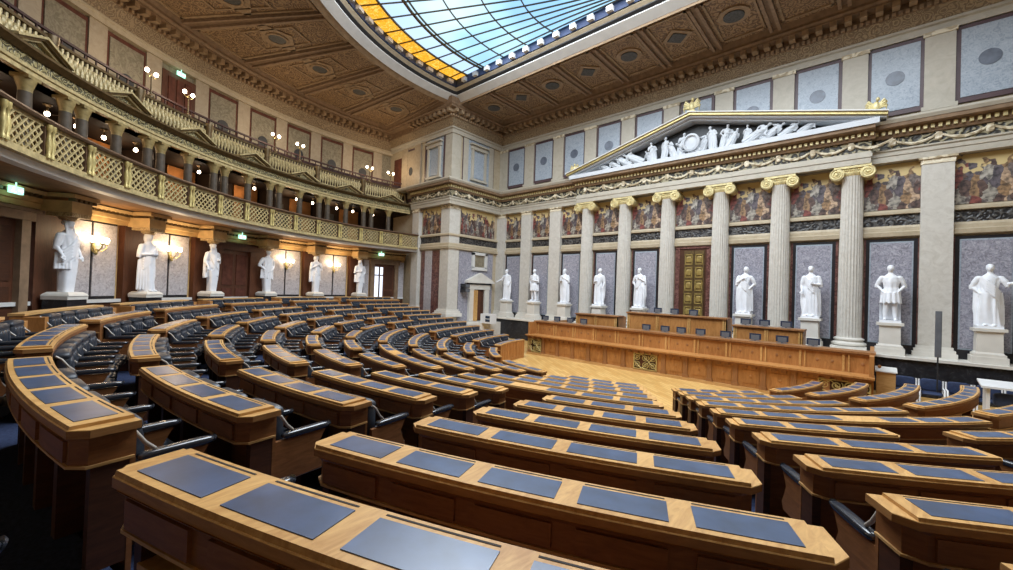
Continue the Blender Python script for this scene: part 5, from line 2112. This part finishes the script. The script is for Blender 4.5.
# little screens standing on the ledges
def mon_proto():
    o = bpy.data.objects.new('desk_monitor', None)
    COL.objects.link(o)
    tag(o, '', 'monitor', 'small monitors on the presidium')
    q = MB()
    q.box(-0.17, 0.17, 0.0, 0.03, 0.05, 0.25)
    a_ = put('case', q.mesh('case', ['monitor_case']), o, False)
    q = MB()
    q.box(-0.15, 0.15, 0.029, 0.034, 0.07, 0.23)
    b_ = put('screen', q.mesh('screen', ['screen_off']), o, False)
    q = MB()
    q.box(-0.15, 0.15, -0.05, 0.05, 0.0, 0.014)
    q.box(-0.12, 0.12, -0.012, 0.0, 0.03, 0.2)
    q.box(-0.03, 0.03, 0.0, 0.03, 0.0, 0.08)
    c_ = put('stand', q.mesh('stand', ['grey_metal']), o, False)
    return o, [(a_, []), (b_, []), (c_, [])]


MO, MCH = mon_proto()
first = True
posm = [(-5.39, -3.8, 1.53), (-4.72, -3.8, 1.53), (-4.0, -3.8, 1.53), (-3.3, -3.8, 1.53), (-0.44, -3.8, 1.53), (0.3, -3.8, 1.53), (0.9, -3.8, 1.53), (1.58, -3.8, 1.53),
        (2.4, -3.8, 1.53), (3.3, -3.8, 1.53), (4.05, -3.8, 1.53), (4.85, -3.8, 1.53), (-0.6, -2.3, 2.16), (0.1, -2.3, 2.16), (0.85, -2.3, 2.16), (2.7, -2.3, 1.94), (3.3, -2.3, 1.94), (3.95, -2.3, 1.94)]
for i, p in enumerate(posm):
    if i < 12:
        lab = 'small dark monitor on the presidium ledge, %s from the pavilion end' % ORD[i]
    elif i < 15:
        lab = 'small dark monitor on the highest middle bench, %s from the pavilion end' % ORD[i - 12]
    else:
        lab = 'small dark monitor on the bench past the golden door, %s along' % ORD[i - 15]
    if first:
        MO.location = p
        MO['label'] = lab
        first = False
    else:
        clone(MO, p, 0.0, lab, MCH)

# chairs of the government bench, dark with pale frames, against the black wall on the right
def gc_proto():
    o = bpy.data.objects.new('guest_chair', None)
    COL.objects.link(o)
    tag(o, '', 'chair', 'blue chairs along the black wall')
    q = MB()
    q.sq((0, 0, 0.46), (0.24, 0.24, 0.05), 0.4, 0.4, 16, 8)
    a_ = put('seat', q.mesh('seat', ['navy_fabric'], True, 1), o, False)
    q = MB()
    q.sq((0, 0.24, 0.74), (0.24, 0.04, 0.22), 0.4, 0.4, 16, 8)
    b_ = put('backrest', q.mesh('backrest', ['navy_fabric'], True, 1), o, False)
    parts = [(a_, []), (b_, [])]
    for s in (-1, 1):
        q = MB()
        q.tube([(s * 0.26, -0.22, 0.0), (s * 0.26, -0.22, 0.62), (s * 0.26, -0.16, 0.66), (s * 0.26, 0.22, 0.66), (s * 0.26, 0.26, 0.92)], 0.022, 8)
        q.tube([(s * 0.26, 0.24, 0.66), (s * 0.26, 0.28, 0.0)], 0.022, 8)
        parts.append((put('frame', q.mesh('frame', ['white_paint'], True, 1), o, False), []))
    return o, parts


GO, GCH = gc_proto()
for i, x in enumerate((6.95, 7.5, 8.05, 8.6, 9.15)):
    lab = 'navy chair with pale arms against the black wall, %s from the presidium' % ORD[i]
    if i == 0:
        GO.location = (x, -2.3, 0.0)
        GO.scale = (0.95, 0.95, 0.78)
        GO['label'] = lab
    else:
        clone(GO, (x, -2.3, 0.0), 0.0, lab, GCH)

# slim speaker column on a pole in front of the far pilaster
o = thing('column_speaker', 'tall slim grey column speaker on a thin pole by the black wall', 'speaker', (7.62, -2.2, 0.0))
q = MB()
q.box(-0.065, 0.065, -0.06, 0.06, 1.42, 2.76)
q.build('enclosure', ['grey_metal'], o, world=False)
q = MB()
q.box(-0.05, 0.05, -0.068, -0.058, 1.46, 2.72)
q.build('grille', ['grey_metal'], o, world=False)
q = MB()
q.tube([(0, 0, 0.05), (0, 0, 1.42)], 0.018, 10)
q.build('pole', ['frame_dark'], o, True, world=False)
q = MB()
q.lathe([(0.02, 0.06), (0.16, 0.04), (0.18, 0.0)], n=20)
q.build('base', ['frame_dark'], o, True, world=False)

# white slanted frame stand at the right edge
o = thing('white_stand', 'white metal frame with sloping top beside the navy chairs', 'stand', (8.75, -3.1, 0.0))
q = MB()
for x in (-0.32, 0.36):
    q.box(x - 0.03, x + 0.03, -0.25, -0.19, 0.0, 0.88)
    q.box(x - 0.03, x + 0.03, 0.19, 0.25, 0.0, 0.96)
    q.box(x - 0.06, x + 0.06, -0.32, 0.32, 0.0, 0.05)
q.build('frame', ['white_paint'], o, world=False)
q = MB()
q.hull8([(-0.45, -0.35, 0.86), (0.5, -0.35, 0.86), (0.5, 0.32, 0.96), (-0.45, 0.32, 0.96), (-0.45, -0.35, 0.91), (0.5, -0.35, 0.91), (0.5, 0.32, 1.01), (-0.45, 0.32, 1.01)])
q.build('top', ['white_paint'], o, world=False)
q = MB()
q.sq((0.02, 0.0, 0.55), (0.24, 0.16, 0.18), 0.5, 0.5, 14, 8)
q.build('padded_box', ['navy_fabric'], o, True, world=False)
o = thing('pale_lectern', 'low pale box lectern at the far end of the presidium', 'lectern', (6.5, -3.6, 0.0))
q = MB()
q.box(-0.2, 0.2, -0.2, 0.2, 0, 1.0)
q.build('body', ['oak_edge'], o, world=False)
q = MB()
q.hull8([(-0.23, -0.24, 1.0), (0.23, -0.24, 1.0), (0.23, 0.24, 1.08), (-0.23, 0.24, 1.08), (-0.23, -0.24, 1.03), (0.23, -0.24, 1.03), (0.23, 0.24, 1.11), (-0.23, 0.24, 1.11)])
q.build('top', ['white_trim'], o, world=False)
# things beside the pavilion door
o = thing('white_cabinet', 'low white cabinet with dark screen beside the pavilion door', 'cabinet', (-10.7, -2.3, 0.93))
q = MB()
q.box(-0.42, 0.42, -0.25, 0.25, 0.0, 0.55)
q.build('body', ['white_paint'], o, world=False)
q = MB()
q.box(0.0, 0.36, -0.26, -0.25, 0.1, 0.25)
q.box(0.0, 0.36, -0.26, -0.25, 0.3, 0.45)
q.build('screen', ['screen_off'], o, world=False)
for z, lab in ((2.72, 'lower dark speaker box beside the pavilion door gable'), (3.0, 'upper dark speaker box beside the pavilion door gable')):
    o = thing('wall_speaker', lab, 'speaker', (-12.1, -2.95, z), 0, 'speaker boxes by the pavilion door')
    q = MB()
    q.box(-0.3, 0.2, -0.18, 0.18, 0.0, 0.22)
    q.build('case', ['frame_dark'], o, world=False)
    q = MB()
    q.box(0.2, 0.21, -0.15, 0.15, 0.03, 0.19)
    q.build('grille', ['grey_metal'], o, world=False)

# ------------------------------------------------------------------ daylight through the roof light, camera, world
def area(name, x, y, z, sx, sy, w, col):
    l = bpy.data.lights.new(name, 'AREA')
    l.shape = 'RECTANGLE'
    l.size, l.size_y = sx, sy
    l.energy = w
    l.color = col
    o = bpy.data.objects.new(name, l)
    o.location = (x, y, z)
    COL.objects.link(o)


area('roof_daylight', 0, -9.0, ZC + 0.72, 17, 7.4, DAY_W, (0.88, 0.94, 1.0))
area('roof_daylight', 0, -14.4, ZC + 0.72, 11, 3.0, DAY_W * 0.24, (0.88, 0.94, 1.0))
w = bpy.data.worlds.new('sky')
SC.world = w
w.use_nodes = True
w.node_tree.nodes['Background'].inputs['Color'].default_value = (0.55, 0.62, 0.72, 1)
w.node_tree.nodes['Background'].inputs['Strength'].default_value = 0.6

cam = bpy.data.cameras.new('camera')
F_PX = 405.39
cam.sensor_width = 36.0
cam.lens = F_PX / 1013.0 * 36.0
cam.clip_start, cam.clip_end = 0.05, 200
co = bpy.data.objects.new('camera', cam)
COL.objects.link(co)
yw, pt, rl_ = rad(42.238), rad(-0.672), rad(1.9775)
Fv = Vector((-sin(yw) * cos(pt), cos(yw) * cos(pt), -sin(pt)))
R0 = Vector((cos(yw), sin(yw), 0))
U0 = R0.cross(Fv)
Rv = R0 * cos(rl_) + U0 * sin(rl_)
Uv = -R0 * sin(rl_) + U0 * cos(rl_)
co.matrix_world = Matrix(((Rv.x, Uv.x, -Fv.x, 6.22), (Rv.y, Uv.y, -Fv.y, -19.44), (Rv.z, Uv.z, -Fv.z, 2.95), (0, 0, 0, 1)))
SC.camera = co
vs = SC.view_settings
SC.display_settings.display_device = 'sRGB'
vs.view_transform = 'Standard'
vs.look = 'None'
vs.gamma = 1.0
vs.use_curve_mapping = False
vs.exposure = EXPO
SC.cycles.max_bounces = 7
SC.cycles.diffuse_bounces = 5
SC.cycles.glossy_bounces = 3
SC.cycles.sample_clamp_indirect = 6.0
SC.cycles.use_denoising = True
